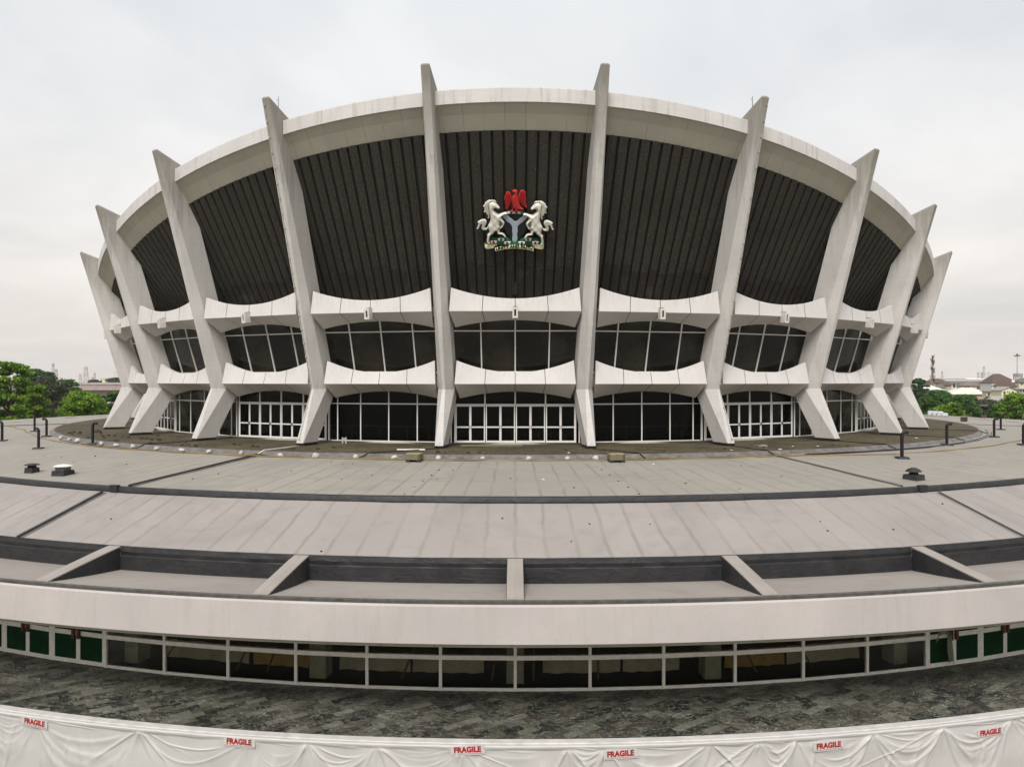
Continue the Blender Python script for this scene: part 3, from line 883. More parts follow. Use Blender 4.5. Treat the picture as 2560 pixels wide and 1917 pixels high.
for i in range(-4, 5):
    th = i * 3 * SEG + (0.55 if i else 0) * (1 if i < 0 else -1)
    link('interior_column', ic, M['in_conc'], theatre, rz=R(th))
MB().ring([(57.0, -11.88), (57.1, -11.88), (57.1, -8.88), (57.0, -8.88)], -34, 34, 80).build('partition', M['in_wall'], theatre)
# the terrace in front of the foyer
o = MB().ring([(59.9, -12.2), (59.9, -11.865), (65.0, -11.865), (65.0, -12.2)], -62, 62, 200).build('terrace_floor', M['slate'])
tag(o, kind='structure')
# ================================================================== coat of arms, in relief
ES = 0.003023
arms = tag(empty('coat_of_arms', B(0.0, 41.10, 10.02)),
    'painted relief coat of arms with red eagle and white horses on the dark wall', 'coat of arms')
arms.rotation_euler = (R(90 + 26), 0, 0)
def E_(p): return ((p[0] - 1062) * ES, (828 - p[1]) * ES)

def smooth_poly(pts, k=2):
    for _ in range(k):
        out = []
        for i in range(len(pts)):
            a, b = pts[i], pts[(i + 1) % len(pts)]
            out.append((a[0] * .75 + b[0] * .25, a[1] * .75 + b[1] * .25)); out.append((a[0] * .25 + b[0] * .75, a[1] * .25 + b[1] * .75))
        pts = out
    return pts

def inflate(polys, z0, hmax, D, step=10.0, rim=0.3, ridge=None, smooth=True):
    """polygons in emblem pixels -> one puffed relief mesh; D is the distance (px) over which it rises"""
    mb = MB()
    for pts in polys:
        n = len(pts); arr = np.array(pts, float)
        x0, y0 = arr.min(0); x1, y1 = arr.max(0)
        gx, gy = np.meshgrid(np.arange(x0, x1, step), np.arange(y0, y1, step))
        gx[1::2] += step / 2
        g = np.stack([gx.ravel(), gy.ravel()], 1)
        a = arr; b = np.roll(arr, -1, 0)
        def dist(p):
            ab = b - a; ap = p[:, None, :] - a[None]
            t = np.clip((ap * ab).sum(2) / np.maximum((ab * ab).sum(1), 1e-9), 0, 1)
            q = ap - ab * t[..., None]
            return np.sqrt((q * q).sum(2)).min(1)
        # inside test
        ins = np.zeros(len(g), bool)
        for (ax, ay), (bx, by) in zip(a, b):
            c = ((ay > g[:, 1]) != (by > g[:, 1])) & (g[:, 0] < (bx - ax) * (g[:, 1] - ay) / ((by - ay) if by != ay else 1e-9) + ax)
            ins ^= c
        g = g[ins]
        if len(g): g = g[dist(g) > step * 0.45]
        vs = [Vector(p) for p in pts] + [Vector(p) for p in g.tolist()]
        ov, oe, of, *_ = delaunay_2d_cdt(vs, [(i, (i + 1) % n) for i in range(n)], [], 1, 1e-4)
        P2 = np.array([(v.x, v.y) for v in ov])
        d = dist(P2)
        f = np.clip(d / D, 0, 1); h = np.sqrt(np.clip(1 - (1 - f) ** 2, 0, 1))
        h = hmax * (rim + (1 - rim) * h)
        if ridge: h = h + np.array([ridge(x, y) for x, y in P2]) * np.clip(d / (D * 0.4), 0, 1)
        base = len(mb.v)
        for (x, y), hh in zip(P2, h):
            ex, ey = E_((x, y)); mb.v.append((ex, ey, z0 + hh))
        mb.f += [tuple(base + i for i in f_) for f_ in of]
        # skirt
        cnt = {}
        for f_ in of:
            for i in range(len(f_)):
                e = (f_[i], f_[(i + 1) % len(f_)]); k = tuple(sorted(e)); cnt.setdefault(k, []).append(e)
        for k, es in cnt.items():
            if len(es) == 1:
                i, j = es[0]
                q = len(mb.v)
                for w in (i, j):
                    x, y, z = mb.v[base + w]; mb.v.append((x, y, z0))
                mb.f.append((base + j, base + i, q, q + 1))
    return mb.mesh('relief', smooth, True)

def enamel(name, col, rough=0.5, dirt=0.35):
    m = NT(name); v = m.coord()
    n = m.noise(v, 9, 5); g = m.new('ShaderNodeNewGeometry')
    cav = m.ramp(g.outputs['Pointiness'], [(0.42, 1.0), (0.52, 0.0)])
    c = m.mix(m.math('MULTIPLY', m.ramp(n, [(0.45, 0), (0.75, 1)]), dirt), col, tuple(x * 0.55 for x in col))
    c = m.mix(m.math('MULTIPLY', cav, 0.7), c, tuple(x * 0.35 for x in col))
    m.base(c); m.set(rough + 0.2, 0, 0.25)
    return m.m
EM = dict(white=enamel('ivory_enamel', (0.74, 0.71, 0.63), 0.5, 0.25), red=enamel('red_enamel', (0.50, 0.028, 0.030), 0.5, 0.3),
          black=enamel('black_enamel', (0.016, 0.018, 0.022), 0.4), silver=enamel('silver_paint', (0.42, 0.48, 0.55), 0.5, 0.1),
          green=enamel('green_enamel', (0.008, 0.115, 0.055), 0.5, 0.5), cream=enamel('cream_enamel', (0.86, 0.81, 0.52), 0.5, 0.06),
          dred=enamel('maroon_enamel', (0.20, 0.012, 0.012), 0.5, 0.3))

def epart(name, polys, z0, h, D, m, parent=arms, step=10, rim=0.3, ridge=None, sm=1):
    me = inflate([smooth_poly(p, sm) if sm else p for p in polys], z0, h, D, step, rim, ridge)
    me.name = name
    o = link(name, me, m, parent)
    o.data.set_sharp_from_angle(angle=R(50))
    return o
def mir(pts, dy=0): return [(2124 - x, y + dy) for x, y in pts][::-1]

shield = [(805, 708), (1320, 708), (1320, 900), (1296, 1010), (1235, 1125), (1150, 1225), (1062, 1305), (975, 1225), (890, 1125), (828, 1010), (805, 900)]
sh = epart('shield', [shield], 0.0, 0.10, 40, EM['black'], sm=0, step=24, rim=0.7)
pall = [(808, 716), (916, 716), (935, 760), (990, 790), (1030, 838), (1066, 850), (1110, 835), (1150, 788), (1200, 760), (1232, 716), (1316, 716), (1312, 790), (1280, 800), (1240, 850), (1180, 892), (1122, 940),
        (1108, 1000), (1116, 1060), (1098, 1120), (1112, 1195), (1104, 1268), (1062, 1300), (1000, 1280), (1002, 1200), (1012, 1130), (998, 1060), (1006, 1000), (990, 935), (940, 882), (882, 855), (858, 802), (808, 772)]
epart('wavy_pall', [pall], 0.085, 0.05, 16, EM['silver'], sh, step=14, rim=0.5)

wr = epart('wreath', [[(890, 640), (950, 634), (1062, 636), (1180, 634), (1220, 646), (1222, 690), (1170, 700), (1062, 690), (950, 700), (905, 694)]], 0.10, 0.13, 28, EM['white'], step=9)
for a, b in ((946, 1000), (1054, 1110), (1166, 1218)):
    epart('green_band', [[(a, 638), (b - 12, 638), (b + 6, 694), (a + 16, 696)]], 0.20, 0.07, 16, EM['green'], wr, step=9, sm=0)

eb = [(998, 215), (1030, 194), (1075, 188), (1108, 208), (1112, 260), (1112, 325), (1130, 380), (1146, 450), (1162, 520), (1200, 565), (1236, 585), (1190, 602), (1125, 598), (1112, 600), (1118, 638), (1062, 640), (1052, 612), (1050, 560),
      (1032, 570), (1018, 610), (1010, 640), (952, 636), (985, 606), (1012, 590), (1012, 520), (998, 460), (986, 400), (992, 340), (1030, 292), (1046, 252), (1020, 246), (1004, 238)]
lw = [(990, 335), (968, 262), (922, 230), (880, 248), (852, 325), (836, 390), (858, 410), (852, 470), (868, 490), (864, 560), (878, 612), (905, 585), (925, 555), (950, 515), (972, 470), (985, 420)]
rw = [(1112, 335), (1146, 270), (1160, 212), (1200, 197), (1250, 218), (1280, 270), (1276, 330), (1288, 390), (1280, 450), (1294, 500), (1306, 572), (1268, 555), (1235, 525), (1195, 490), (1165, 450), (1140, 420), (1126, 385)]
eagle = epart('eagle', [eb], 0.16, 0.26, 50, EM['red'], step=8, ridge=lambda x, y: 0.014 * math.sin(x * 0.2) * math.sin(y * 0.2))
epart('wing', [lw], 0.12, 0.16, 45, EM['red'], eagle, step=7, ridge=lambda x, y: 0.04 * math.sin((x + 0.25 * y) * 0.2))
epart('wing', [rw], 0.12, 0.16, 45, EM['red'], eagle, step=7, ridge=lambda x, y: 0.04 * math.sin((x - 0.25 * y) * 0.2))

hb = [(530, 470), (560, 450), (610, 430), (660, 452), (700, 498), (738, 540), (748, 566), (722, 582), (694, 574), (668, 560), (640, 574), (614, 584), (622, 612), (660, 652), (712, 690), (760, 684), (830, 658), (882, 650), (908, 682), (890, 702), (848, 692), (806, 722), (776, 752),
      (790, 790), (836, 850), (842, 882), (822, 930), (792, 976), (768, 992), (740, 1016), (724, 1008), (742, 968), (778, 932), (796, 880), (770, 846), (746, 830), (750, 868), (738, 902), (748, 925), (756, 960), (750, 1000), (736, 1040), (748, 1074), (800, 1076), (838, 1108), (872, 1166), (834, 1172), (812, 1126), (764, 1108), (702, 1112), (690, 1084), (684, 1042),
      (648, 1044), (620, 1090), (560, 1126), (538, 1160), (524, 1230), (520, 1262), (542, 1304), (536, 1318), (486, 1316), (466, 1276), (480, 1190), (484, 1112), (520, 1088), (526, 1050), (508, 990), (500, 925), (530, 880), (550, 830), (556, 770), (546, 700), (530, 625), (522, 545)]
mane = [(548, 470), (562, 428), (600, 424), (640, 428), (672, 452), (684, 448), (650, 412), (636, 404), (600, 412), (604, 392), (570, 412), (540, 398), (520, 410), (490, 420), (476, 440), (440, 462), (446, 480), (412, 520), (404, 545), (440, 548), (414, 580), (440, 596), (420, 640), (424, 668), (458, 640), (470, 690), (500, 720), (510, 752), (490, 766), (504, 786), (528, 776), (540, 740), (536, 660), (524, 600), (520, 540)]
tail = [(502, 935), (482, 975), (450, 984), (432, 965), (440, 935), (466, 895), (476, 850), (462, 812), (420, 796), (370, 806), (330, 826), (300, 846), (284, 862), (304, 890), (290, 930), (282, 975), (258, 1000), (300, 1004), (322, 970), (340, 925), (368, 896), (378, 930), (362, 968), (370, 1008), (404, 1032), (450, 1030), (486, 1004), (504, 975)]
strand = lambda x, y: 0.036 * math.sin((y + 0.6 * x) * 0.26)
muscle = lambda x, y: 0.014 * math.sin(x * 0.045 + 1) * math.sin(y * 0.035)
hoofs = [[(470, 1284), (500, 1296), (540, 1304), (536, 1320), (484, 1318)], [(836, 1148), (862, 1146), (874, 1166), (836, 1174)], [(724, 984), (748, 960), (756, 990), (738, 1018), (722, 1008)]]
for f, dy in ((lambda p: p, 0), (lambda p: mir(p, 22), 22)):
    horse = epart('horse', [f(hb)], 0.12, 0.36, 58, EM['white'], step=8, rim=0.25, ridge=muscle)
    epart('mane', [f(mane)], 0.14, 0.17, 34, EM['white'], horse, step=7, ridge=strand)
    epart('tail', [f(tail)], 0.12, 0.17, 30, EM['white'], horse, step=7, ridge=strand)
    epart('hoof', [f(h_) for h_ in hoofs], 0.24, 0.10, 14, EM['silver'], horse, step=8)
    epart('eye', [f([(636, 482), (660, 484), (664, 496), (640, 496)])], 0.38, 0.04, 8, EM['black'], horse, step=6)
    epart('jaw_line', [f([(572, 500), (580, 498), (584, 540), (604, 572), (598, 576), (574, 545)])], 0.36, 0.03, 4, EM['cream'], horse, step=6)

mound = [(500, 1330), (470, 1290), (520, 1232), (580, 1194), (640, 1184), (700, 1194), (740, 1160), (800, 1145), (862, 1172), (930, 1204), (1000, 1282), (1062, 1312), (1130, 1268), (1230, 1192), (1300, 1160), (1370, 1172), (1440, 1204), (1500, 1192), (1560, 1232), (1640, 1272), (1652, 1330), (1500, 1350), (1420, 1352), (1300, 1360), (1062, 1370), (830, 1360), (700, 1352)]
mo = epart('grassy_mound', [mound], 0.06, 0.16, 50, EM['green'], step=12, ridge=lambda x, y: 0.03 * math.sin(x * 0.09) * math.sin(y * 0.11 + x * 0.02))
for cx, cy in ((613, 1278), (770, 1222), (895, 1294), (1200, 1296), (1330, 1222), (1480, 1290)):
    pet = [(-72, -30), (-40, -24), (-22, -38), (0, -26), (22, -38), (42, -24), (72, -32), (64, 4), (56, 34), (20, 38), (0, 32), (-24, 40), (-58, 34), (-64, 2)]
    fl_ = epart('flower', [[(cx + x, cy + y) for x, y in pet]], 0.20, 0.07, 16, EM['white'], mo, step=10, sm=1)
    ce = epart('flower', [[(cx + 29 * math.cos(a), cy + 27 * math.sin(a)) for a in [i * math.pi / 6 for i in range(12)]]], 0.25, 0.08, 22, EM['dred'], mo, step=8, sm=0)

def arcy(x): return 1338 + 62 * ((x - 1050) / 400) ** 2
top = [(x, arcy(x)) for x in range(640, 1461, 40)]; bot = [(x, arcy(x) + 76) for x in range(1450, 639, -40)]
rb = epart('ribbon', [top + bot], 0.20, 0.07, 10, EM['cream'], step=16, rim=0.6, sm=0)
epart('ribbon_end', [[(430, 1290), (442, 1336), (520, 1338), (600, 1318), (690, 1314), (694, 1344), (640, 1362), (622, 1384), (640, 1402), (560, 1424), (480, 1436), (424, 1408), (428, 1350)]], 0.12, 0.07, 12, EM['cream'], rb, step=12, rim=0.6)
epart('ribbon_end', [[(1664, 1312), (1648, 1346), (1570, 1340), (1490, 1326), (1402, 1326), (1396, 1346), (1440, 1364), (1466, 1384), (1454, 1406), (1530, 1430), (1600, 1442), (1650, 1432), (1656, 1380)]], 0.12, 0.07, 12, EM['cream'], rb, step=12, rim=0.6)
for pts in ([(430, 1276), (440, 1278), (456, 1330), (440, 1338)], [(618, 1386), (640, 1366), (694, 1344), (690, 1376), (640, 1402)], [(1404, 1346), (1446, 1366), (1466, 1392), (1446, 1400), (1400, 1376)], [(1660, 1306), (1668, 1316), (1650, 1350), (1640, 1342)]):
    epart('ribbon_back', [pts], 0.13, 0.06, 8, EM['dred'], rb, step=10, sm=0)

def text_mesh(body, size, extrude, offset=0.0, spacing=1.0):
    cu = bpy.data.curves.new('lettering', 'FONT'); cu.body = body; cu.size = size; cu.extrude = extrude; cu.offset = offset
    cu.align_x = 'CENTER'; cu.resolution_u = 4; cu.space_character = spacing
    ob = bpy.data.objects.new('lettering', cu); COL.objects.link(ob)
    dg = bpy.context.evaluated_depsgraph_get()
    me = bpy.data.meshes.new_from_object(ob.evaluated_get(dg))
    bpy.data.objects.remove(ob); bpy.data.curves.remove(cu)
    return me
tm_ = text_mesh('UNITY AND FAITH', 0.27, 0.012, 0.015, 1.02)
wd = max(v.co.x for v in tm_.vertices) - min(v.co.x for v in tm_.vertices)
sc = (1420 - 662) * ES / wd
for v in tm_.vertices:
    x = v.co.x * sc; px = 1041 + x / ES; y0 = arcy(px) + 58
    slope = 2 * 62 * (px - 1050) / 400 ** 2
    ex, ey = E_((px, y0))
    v.co = Vector((ex - 0.5 * v.co.y * slope * -0.6, ey + v.co.y * 0.98, 0.275 + v.co.z))
link('lettering', tm_, simple('black_lettering', (0.012, 0.011, 0.009), 0.5), rb)
MB().obox((0, 0.15, -0.12), (1, 0, 0), (0, 1, 0), (0, 0, 1), 0.9, 0.05, 0.12).obox((0, -0.9, -0.12), (1, 0, 0), (0, 1, 0), (0, 0, 1), 0.9, 0.05, 0.12).build('mounting_rail', M['black'], arms)
# ================================================================== loose things on and around the building
def thing(name, label, cat, loc=(0, 0, 0), rz=0.0, group=None):
    return tag(empty(name, loc, rz), label, cat, group)
ORD = ['first', 'second', 'third', 'fourth', 'fifth']

# floodlights on the upper panels
fb = MB(); fh = MB(); fb_in = MB()
w, d_, h_ = 0.17, 0.50, 0.34
# hollow fronted box: sides, back, and a frame with a tall slot
fb.box(-w, -0.06, -d_, 0, -h_, h_).box(0.06, w, -d_, 0, -h_, h_).box(-0.06, 0.06, -d_, 0, 0.20, h_).box(-0.06, 0.06, -d_, 0, -h_, -0.20)
fb_in.box(-0.065, 0.065, -d_ + 0.10, -0.02, -0.21, 0.21)
fb_me = fb.mesh('housing'); fi_me = fb_in.mesh('lamp_slot')
br_me = MB().box(-w * 0.8, w * 0.8, -0.22, 0.02, h_ + 0.002, h_ + 0.05).mesh('cover_plate')
rust_me = MB().box(-0.05, 0.05, -d_ - 0.004, -d_ + 0.08, -0.20, -0.16).mesh('rust_stain')
lampdark = simple('floodlight_slot', (0.015, 0.015, 0.014), 0.3)
lampbody = simple('floodlight_housing', (0.62, 0.585, 0.54), 0.55, 0, 0.12, 6)
rust = simple('rust', (0.26, 0.12, 0.03), 0.8, 0, 0.3, 12)
for k in range(-5, 6):
    side = 'right' if k > 0 else 'left'
    lab = 'white boxy floodlight on the panel directly below the coat of arms' if k == 0 else \
        'white boxy floodlight on the upper panel, %s bay %s of the coat of arms' % (ORD[abs(k) - 1], side)
    o = thing('floodlight', lab, 'floodlight', P(41.36, k * BAY, 4.22), R(k * BAY), 'floodlights on the upper panels')
    tilt = 0.10
    for nm, me, m_ in (('housing', fb_me, lampbody), ('lamp_slot', fi_me, lampdark), ('cover_plate', br_me, grey_metal)):
        q = link(nm, me, m_, o); q.rotation_euler = (tilt, 0, (-0.06 if k else 0))
        if nm == 'housing': bevel(q, 0.012, 1)
    if k in (0, 2):
        q = link('rust_stain', rust_me, rust, o); q.rotation_euler = (tilt, 0, 0)

# hooked vent pipes
ph = MB()
ph.tube([(0, 0, 0), (0, 0, 0.75), (0, 0, 1.28), (0.02, 0, 1.38), (0.09, 0, 1.46), (0.19, 0, 1.48), (0.33, 0, 1.46)], 0.095, 10)
pipe_me = ph.mesh('pipe', True); pipe_me.set_sharp_from_angle(angle=R(50))
fl_mb = MB().hexa([(-0.34, -0.30, -0.04), (0.34, -0.30, -0.04), (0.34, 0.30, -0.04), (-0.34, 0.30, -0.04)], [(-0.28, -0.24, 0.10), (0.28, -0.24, 0.10), (0.28, 0.24, 0.10), (-0.28, 0.24, 0.10)])
flg_me = fl_mb.mesh('flashing_collar')
colr = ph
for z in (0.35, 0.7, 1.05, 1.3): colr.lathe([(0.098, z), (0.108, z + 0.01), (0.108, z + 0.04), (0.098, z + 0.05)], 10)
pipe_me = ph.mesh('pipe', True); pipe_me.set_sharp_from_angle(angle=R(50))
pipes = [(46.16, -39.5, 0.05, 1.0, 'black vent pipe standing at the terrace edge in front of the left columns'),
    (46.5, -52.9, 3.1, .95, 'black hooked vent pipe nearer of the pair where the terrace edge curves away, left'),
    (47.2, -62.6, 3.1, .9, 'smaller black hooked vent pipe, farther of the pair at the far left terrace edge'),
    (49.14, -41.0, 3.1, .93, 'black hooked vent pipe alone on the open left roof with white tape on it'),
    (49.57, -51.4, 3.1, 1.0, 'black vent pipe cut by the left edge of the picture'),
    (49.14, 27.8, 0.0, 1.05, 'black hooked vent pipe nearest the roof joint on the right roof'),
    (46.6, 39.6, 0.0, 1.0, 'black hooked vent pipe at the right terrace edge, in front of its widest bay'),
    (47.0, 53.4, 0.0, .98, 'black hooked vent pipe, nearer of the pair at the far right terrace edge'),
    (47.8, 67.0, 0.0, .92, 'smallest black hooked vent pipe, farther of the pair at the far right'),
    (49.62, 47.0, 0.0, 1.02, 'black vent pipe at the right edge of the picture on pale roof')]
for r_, th, rot, s_, lab in pipes:
    o = thing('vent_pipe', lab, 'vent pipe', P(r_, th, roofz(r_, th)), rot, 'hooked vent pipes on the podium roof'); o.scale = (s_, s_, s_)
    link('pipe', pipe_me, M['pvc'], o)
    link('flashing_collar', flg_me, M['bitumen'], o)
# roof vents on felted kerbs
def roof_vent(lab, r_, th, sz, cap):
    o = thing('roof_vent', lab, 'roof vent', P(r_, th, roofz(r_, th)), R(th + 12), 'roof ventilators')
    a = sz
    bevel(MB().hexa([(-a, -a, -0.06), (a, -a, -0.06), (a, a, -0.06), (-a, a, -0.06)], [(-a * .92, -a * .92, 0.26), (a * .92, -a * .92, 0.26), (a * .92, a * .92, 0.26), (-a * .92, a * .92, 0.26)]).build('kerb', M['bitumen'], o), 0.02, 2)
    if cap == 'white':
        MB().box(-0.26, 0.26, -0.26, 0.26, 0.262, 0.44).build('neck', grey_metal, o)
        cp = MB().lathe([(0.30, 0.445), (0.46, 0.455), (0.47, 0.48), (0.30, 0.54), (0.05, 0.575)], 24)
        autosmooth(cp.build('cap', M['white'], o))
    else:
        MB().lathe([(0.22, 0.262), (0.20, 0.40)], 14).build('neck', M['black'], o)
        top = 0.17 if cap == 'dome' else 0.07
        cp = MB().lathe([(0.30, 0.385), (0.38, 0.395), (0.38, 0.42), (0.28, 0.42 + top * .6), (0.12, 0.42 + top)], 24)
        autosmooth(cp.build('cap', simple('dark_vent_metal', (0.040, 0.034, 0.032), 0.5, 0.2, 0.3, 6), o))
roof_vent('small low dark roof vent beside the white capped one on the left roof', 54.4, -28.75, 0.27, 'flat')
roof_vent('roof vent with a wide white cap on a dark kerb, left roof', 54.4, -25.9, 0.40, 'white')
roof_vent('roof vent with a dark domed cap on a black kerb, right roof', 54.4, 21.6, 0.39, 'dome')

# mossy concrete inspection boxes
conc = mat_concrete('mossy_box_concrete', (0.17, 0.145, 0.09), 0.6, 0.05, (0.05, 0.045, 0.02))
def box_(lab, r_, th, w, hgt, rz, conc=conc):
    o = thing('concrete_box', lab, 'box', P(r_, th, roofz(r_, th)), rz)
    bevel(MB().box(-w, w, -0.34, 0.34, 0.10, hgt).build('box', conc, o), 0.02, 2)
    ft = MB()
    for s in (-1, 1): ft.box(s * w * 0.72 - 0.1, s * w * 0.72 + 0.1, -0.32, 0.3, -0.04, 0.099)
    ft.build('foot', M['bitumen'], o)
    MB().box(-w * 0.92, w * 0.92, -0.31, 0.31, hgt + 0.002, hgt + 0.035).build('lid', simple('lichen_lid', (0.30, 0.27, 0.165), 0.8, 0, 0.3, 5), o)
box_('mossy concrete box on the roof edge, left of the central doors', 46.9, -6.85, 0.43, 0.42, R(-8))
box_('mossy concrete box with stained top on the roof edge, right of the central doors', 47.0, 6.82, 0.43, 0.42, R(8))
box_('dark concrete box on the far right roof behind the last column', 49.7, 86.6, 0.60, 0.50, R(60), simple('dark_mossy_concrete', (0.055, 0.048, 0.028), 0.9, 0, 0.4, 4))

# lumps of white mortar holding the cable down
pad_sh = []
for s in range(3):
    bm = bmesh.new(); bmesh.ops.create_icosphere(bm, subdivisions=3, radius=1)
    for v in bm.verts:
        n = mnoise.noise(v.co * 1.7 + Vector((s * 9, 0, 0))) * 0.35 + mnoise.noise(v.co * 4 + Vector((0, s * 5, 0))) * 0.16
        v.co *= 1 + n
        v.co.z = max(-0.25, v.co.z * 0.8); v.co.x *= 0.85 + 0.2 * s
    me = bpy.data.meshes.new('mortar_lump'); bm.to_mesh(me); bm.free()
    me.polygons.foreach_set('use_smooth', [True] * len(me.polygons)); pad_sh.append(me)
mort = simple('white_mortar', (0.48, 0.46, 0.43), 0.9, 0, 0.2, 7)
pads = [(46.35, -11.28), (46.3, -8.46), (46.3, -5.33), (46.3, -2.23), (46.35, 0.95), (46.35, 3.62), (46.4, 5.57), (46.4, -17.19), (46.4, -14.32), (46.2, -20.78), (46.2, -23.88), (46.2, -26.74), (46.2, -29.63), (46.1, -32.92), (46.1, -35.47), (46.1, -38.01), (46.1, -43.07), (46.1, -45.39), (46.1, -48.3)]
for i, (r_, th) in enumerate(pads):
    left = th < -19.3
    o = link('mortar_lump', pad_sh[i % 3], mort, None, P(r_, th, roofz(r_, th) + 0.10), random.uniform(0, 6))
    s_ = random.uniform(0.14, 0.20) * (0.95 if left else 1.05); o.scale = (s_, s_ * 0.8, s_ * random.uniform(0.85, 1.25))
    tag(o, 'lump of white mortar along the pale terrace edge, left of the roof joint' if left else 'lump of white mortar along the pale terrace edge in front of the doors', 'mortar lump',
        'mortar lumps left of the joint' if left else 'mortar lumps before the central doors')
# tufts of moss on the terrace
tuft = simple('dark_moss_tuft', (0.030, 0.027, 0.012), 0.95, 0, 0.4, 12)
tb = MB()
for i in range(60):
    th = random.uniform(-55, -14) if i < 46 else random.uniform(-12, 40); r_ = random.uniform(42.6, 45.2); 
    if i < 7: r_, th = [(43.12, -52.3), (43.19, -49.2), (43.39, -45.4), (43.16, -41.1), (42.89, -38.2), (42.94, -35.8), (41.0, -41.2)][i]
    p = P(r_, th, -4.20); s_ = random.uniform(0.05, 0.16) if i > 6 else random.uniform(0.12, 0.18)
    n = 7
    a0 = random.random() * 6
    r1 = [(p[0] + s_ * 1.3 * math.cos(a0 + 6.283 * k / n) * random.uniform(.8, 1.2), p[1] + s_ * math.sin(a0 + 6.283 * k / n) * random.uniform(.8, 1.2), p[2] - 0.03) for k in range(n)]
    r2 = [(p[0] + (x - p[0]) * 0.55, p[1] + (y - p[1]) * 0.55, p[2] + s_ * random.uniform(0.45, 0.9)) for x, y, z in r1]
    tb.hexa(r1, r2)
tag(tb.build('moss_tufts', tuft), 'dark tufts of moss scattered over the brown terrace', 'moss', kind='stuff')
# a few light scraps and dark fixings on the roofs
scr = MB()
for r_, th in [(44.2, 26), (43.6, 24), (44.6, 17), (45.1, 21), (43.8, 42), (44.6, 4), (52, 1.5), (48, 9)]:
    p = Vector(P(r_, th, roofz(r_, th) + 0.02)); a = random.random() * 6
    scr.obox(p, (math.cos(a), math.sin(a), 0), (-math.sin(a), math.cos(a), 0.15), (0, 0.1, 1), random.uniform(.05, .13), random.uniform(.03, .06), 0.012)
tag(scr.build('litter', M['white']), 'small white scraps of litter scattered on the terrace and roof', 'litter', kind='stuff')
fx = MB()
for i in range(64):
    th = random.uniform(-60, 60); r_ = random.choice((random.uniform(47, 55.5), random.uniform(56.5, 60.2)))
    p = P(r_, th, roofz(r_, th) + 0.01); s_ = random.uniform(0.015, 0.036)
    fx.lathe([(s_ * 1.5, -0.03), (s_ * 1.3, 0.015), (s_ * 0.5, 0.03)], 7, p)
for th in (-4.6, 5.2):
    for j in range(5):
        r_ = 49.5 + j * 1.5; p = P(r_, th + 0.12 * j * (1 if th > 0 else -1), roofz(r_, th) + 0.01); fx.lathe([(0.045, -0.03), (0.04, 0.015), (0.015, 0.02)], 7, p)
tag(fx.build('roof_fixings', M['pvc']), 'small dark fixings dotted over the grey roof membrane', 'fixings', kind='stuff')

# cables: an ochre hose round the terrace, black cables beside it, conductors from each column foot
hose = []
for r_, th in [(51.28, -75), (50, -72.4), (48.2, -66), (47.28, -58), (46.95, -49.8), (46.8, -42.6), (46.7, -35), (46.65, -28.5), (46.6, -21.5), (46.95, -19.4), (46.6, -18), (46.55, -10), (46.55, 0), (46.6, 10), (46.62, 17.4), (46.95, 19.4), (46.75, 21), (47.3, 25), (47.9, 30), (48.1, 36), (48.5, 46), (49.2, 56), (50.5, 68)]:
    hose.append((r_, th))
def ringpts(ctrl, dz, step=1.2, jit=0.03):
    out = []
    for (ra, ta), (rb_, tb_) in zip(ctrl, ctrl[1:]):
        n = max(1, int(abs(tb_ - ta) / step))
        for i in range(n):
            f = i / n; th = ta + (tb_ - ta) * f; r_ = ra + (rb_ - ra) * (f * f * (3 - 2 * f)) + jit * mnoise.noise(Vector((th * 0.35, ra, 2)))
            out.append(P(r_, th, roofz(max(r_, 46), th) + dz + (0.10 if abs(abs(th) - 19.3) < 0.5 else 0)))
    return out
ochre = simple('ochre_cable', (0.25, 0.165, 0.05), 0.5, 0, 0.35, 0.6)
hz = MB().tube(ringpts(hose, 0.035), 0.036, 6).build('cable', ochre, None, True)
tag(hz, 'long ochre cable lying round the edge of the grey roof', 'cable')
for n_, (r_, ta, tb_, lab) in enumerate([(46.42, -47, 19, 'black cable held by the white mortar lumps along the terrace edge'), (46.62, 19.6, 62, 'outer black cable curving round the right terrace edge'), (46.36, 22, 66, 'inner black cable curving round the right terrace edge')]):
    c = MB().tube(ringpts([(r_, ta), (r_ + 0.08, (ta + tb_) / 2), (r_, tb_)], 0.03, 1.0, 0.06), 0.03, 6).build('cable', M['pvc'], None, True)
    tag(c, lab, 'cable', 'black cables round the terrace')
names = {-3: 'third left of the coat of arms', -2: 'second left of the coat of arms', -1: 'left of the central doors', 0: 'right of the central doors', 1: 'second right of the coat of arms', 2: 'third right of the coat of arms', 3: 'fourth right of the coat of arms', 4: 'fifth and last on the right'}
for k, nm in names.items():
    th = (k + 0.5) * BAY
    off = {-1: -4.2, 0: 2.5}.get(k, 0)
    pts = [P(42.05, th, -4.19), P(43.2, th + off * 0.35, -4.185), P(44.6, th + off * 0.8, -4.185), P(45.6, th + off, -4.16), P(46.3, th + off * 1.1, -4.38)]
    c = MB().tube(pts, 0.034, 6).build('conductor', M['pvc'] if k != -2 else M['white'], None, True)
    tag(c, ('white' if k == -2 else 'black') + ' conductor across the terrace from the column ' + nm, 'conductor', 'conductors from the column feet')
pl = MB().obox(P(43.1, -8.4, -4.16), (1, 0, 0), (0, 1, 0), (0, 0, 1), 0.85, 0.06, 0.035).build('plank', M['creampaint'])
tag(pl, 'thin pale batten lying beside the foot of the column left of the doors', 'batten')
pl = MB().obox(P(39.6, -2.2, -4.17), (1, 0.0, 0), (0, 1, 0), (0, 0, 1), 2.0, 0.03, 0.03).build('plank', simple('green_batten', (0.20, 0.22, 0.13), 0.7))
tag(pl, 'long thin greenish batten lying before the central doors', 'batten')
blk = simple('grey_block', (0.40, 0.38, 0.34), 0.8)
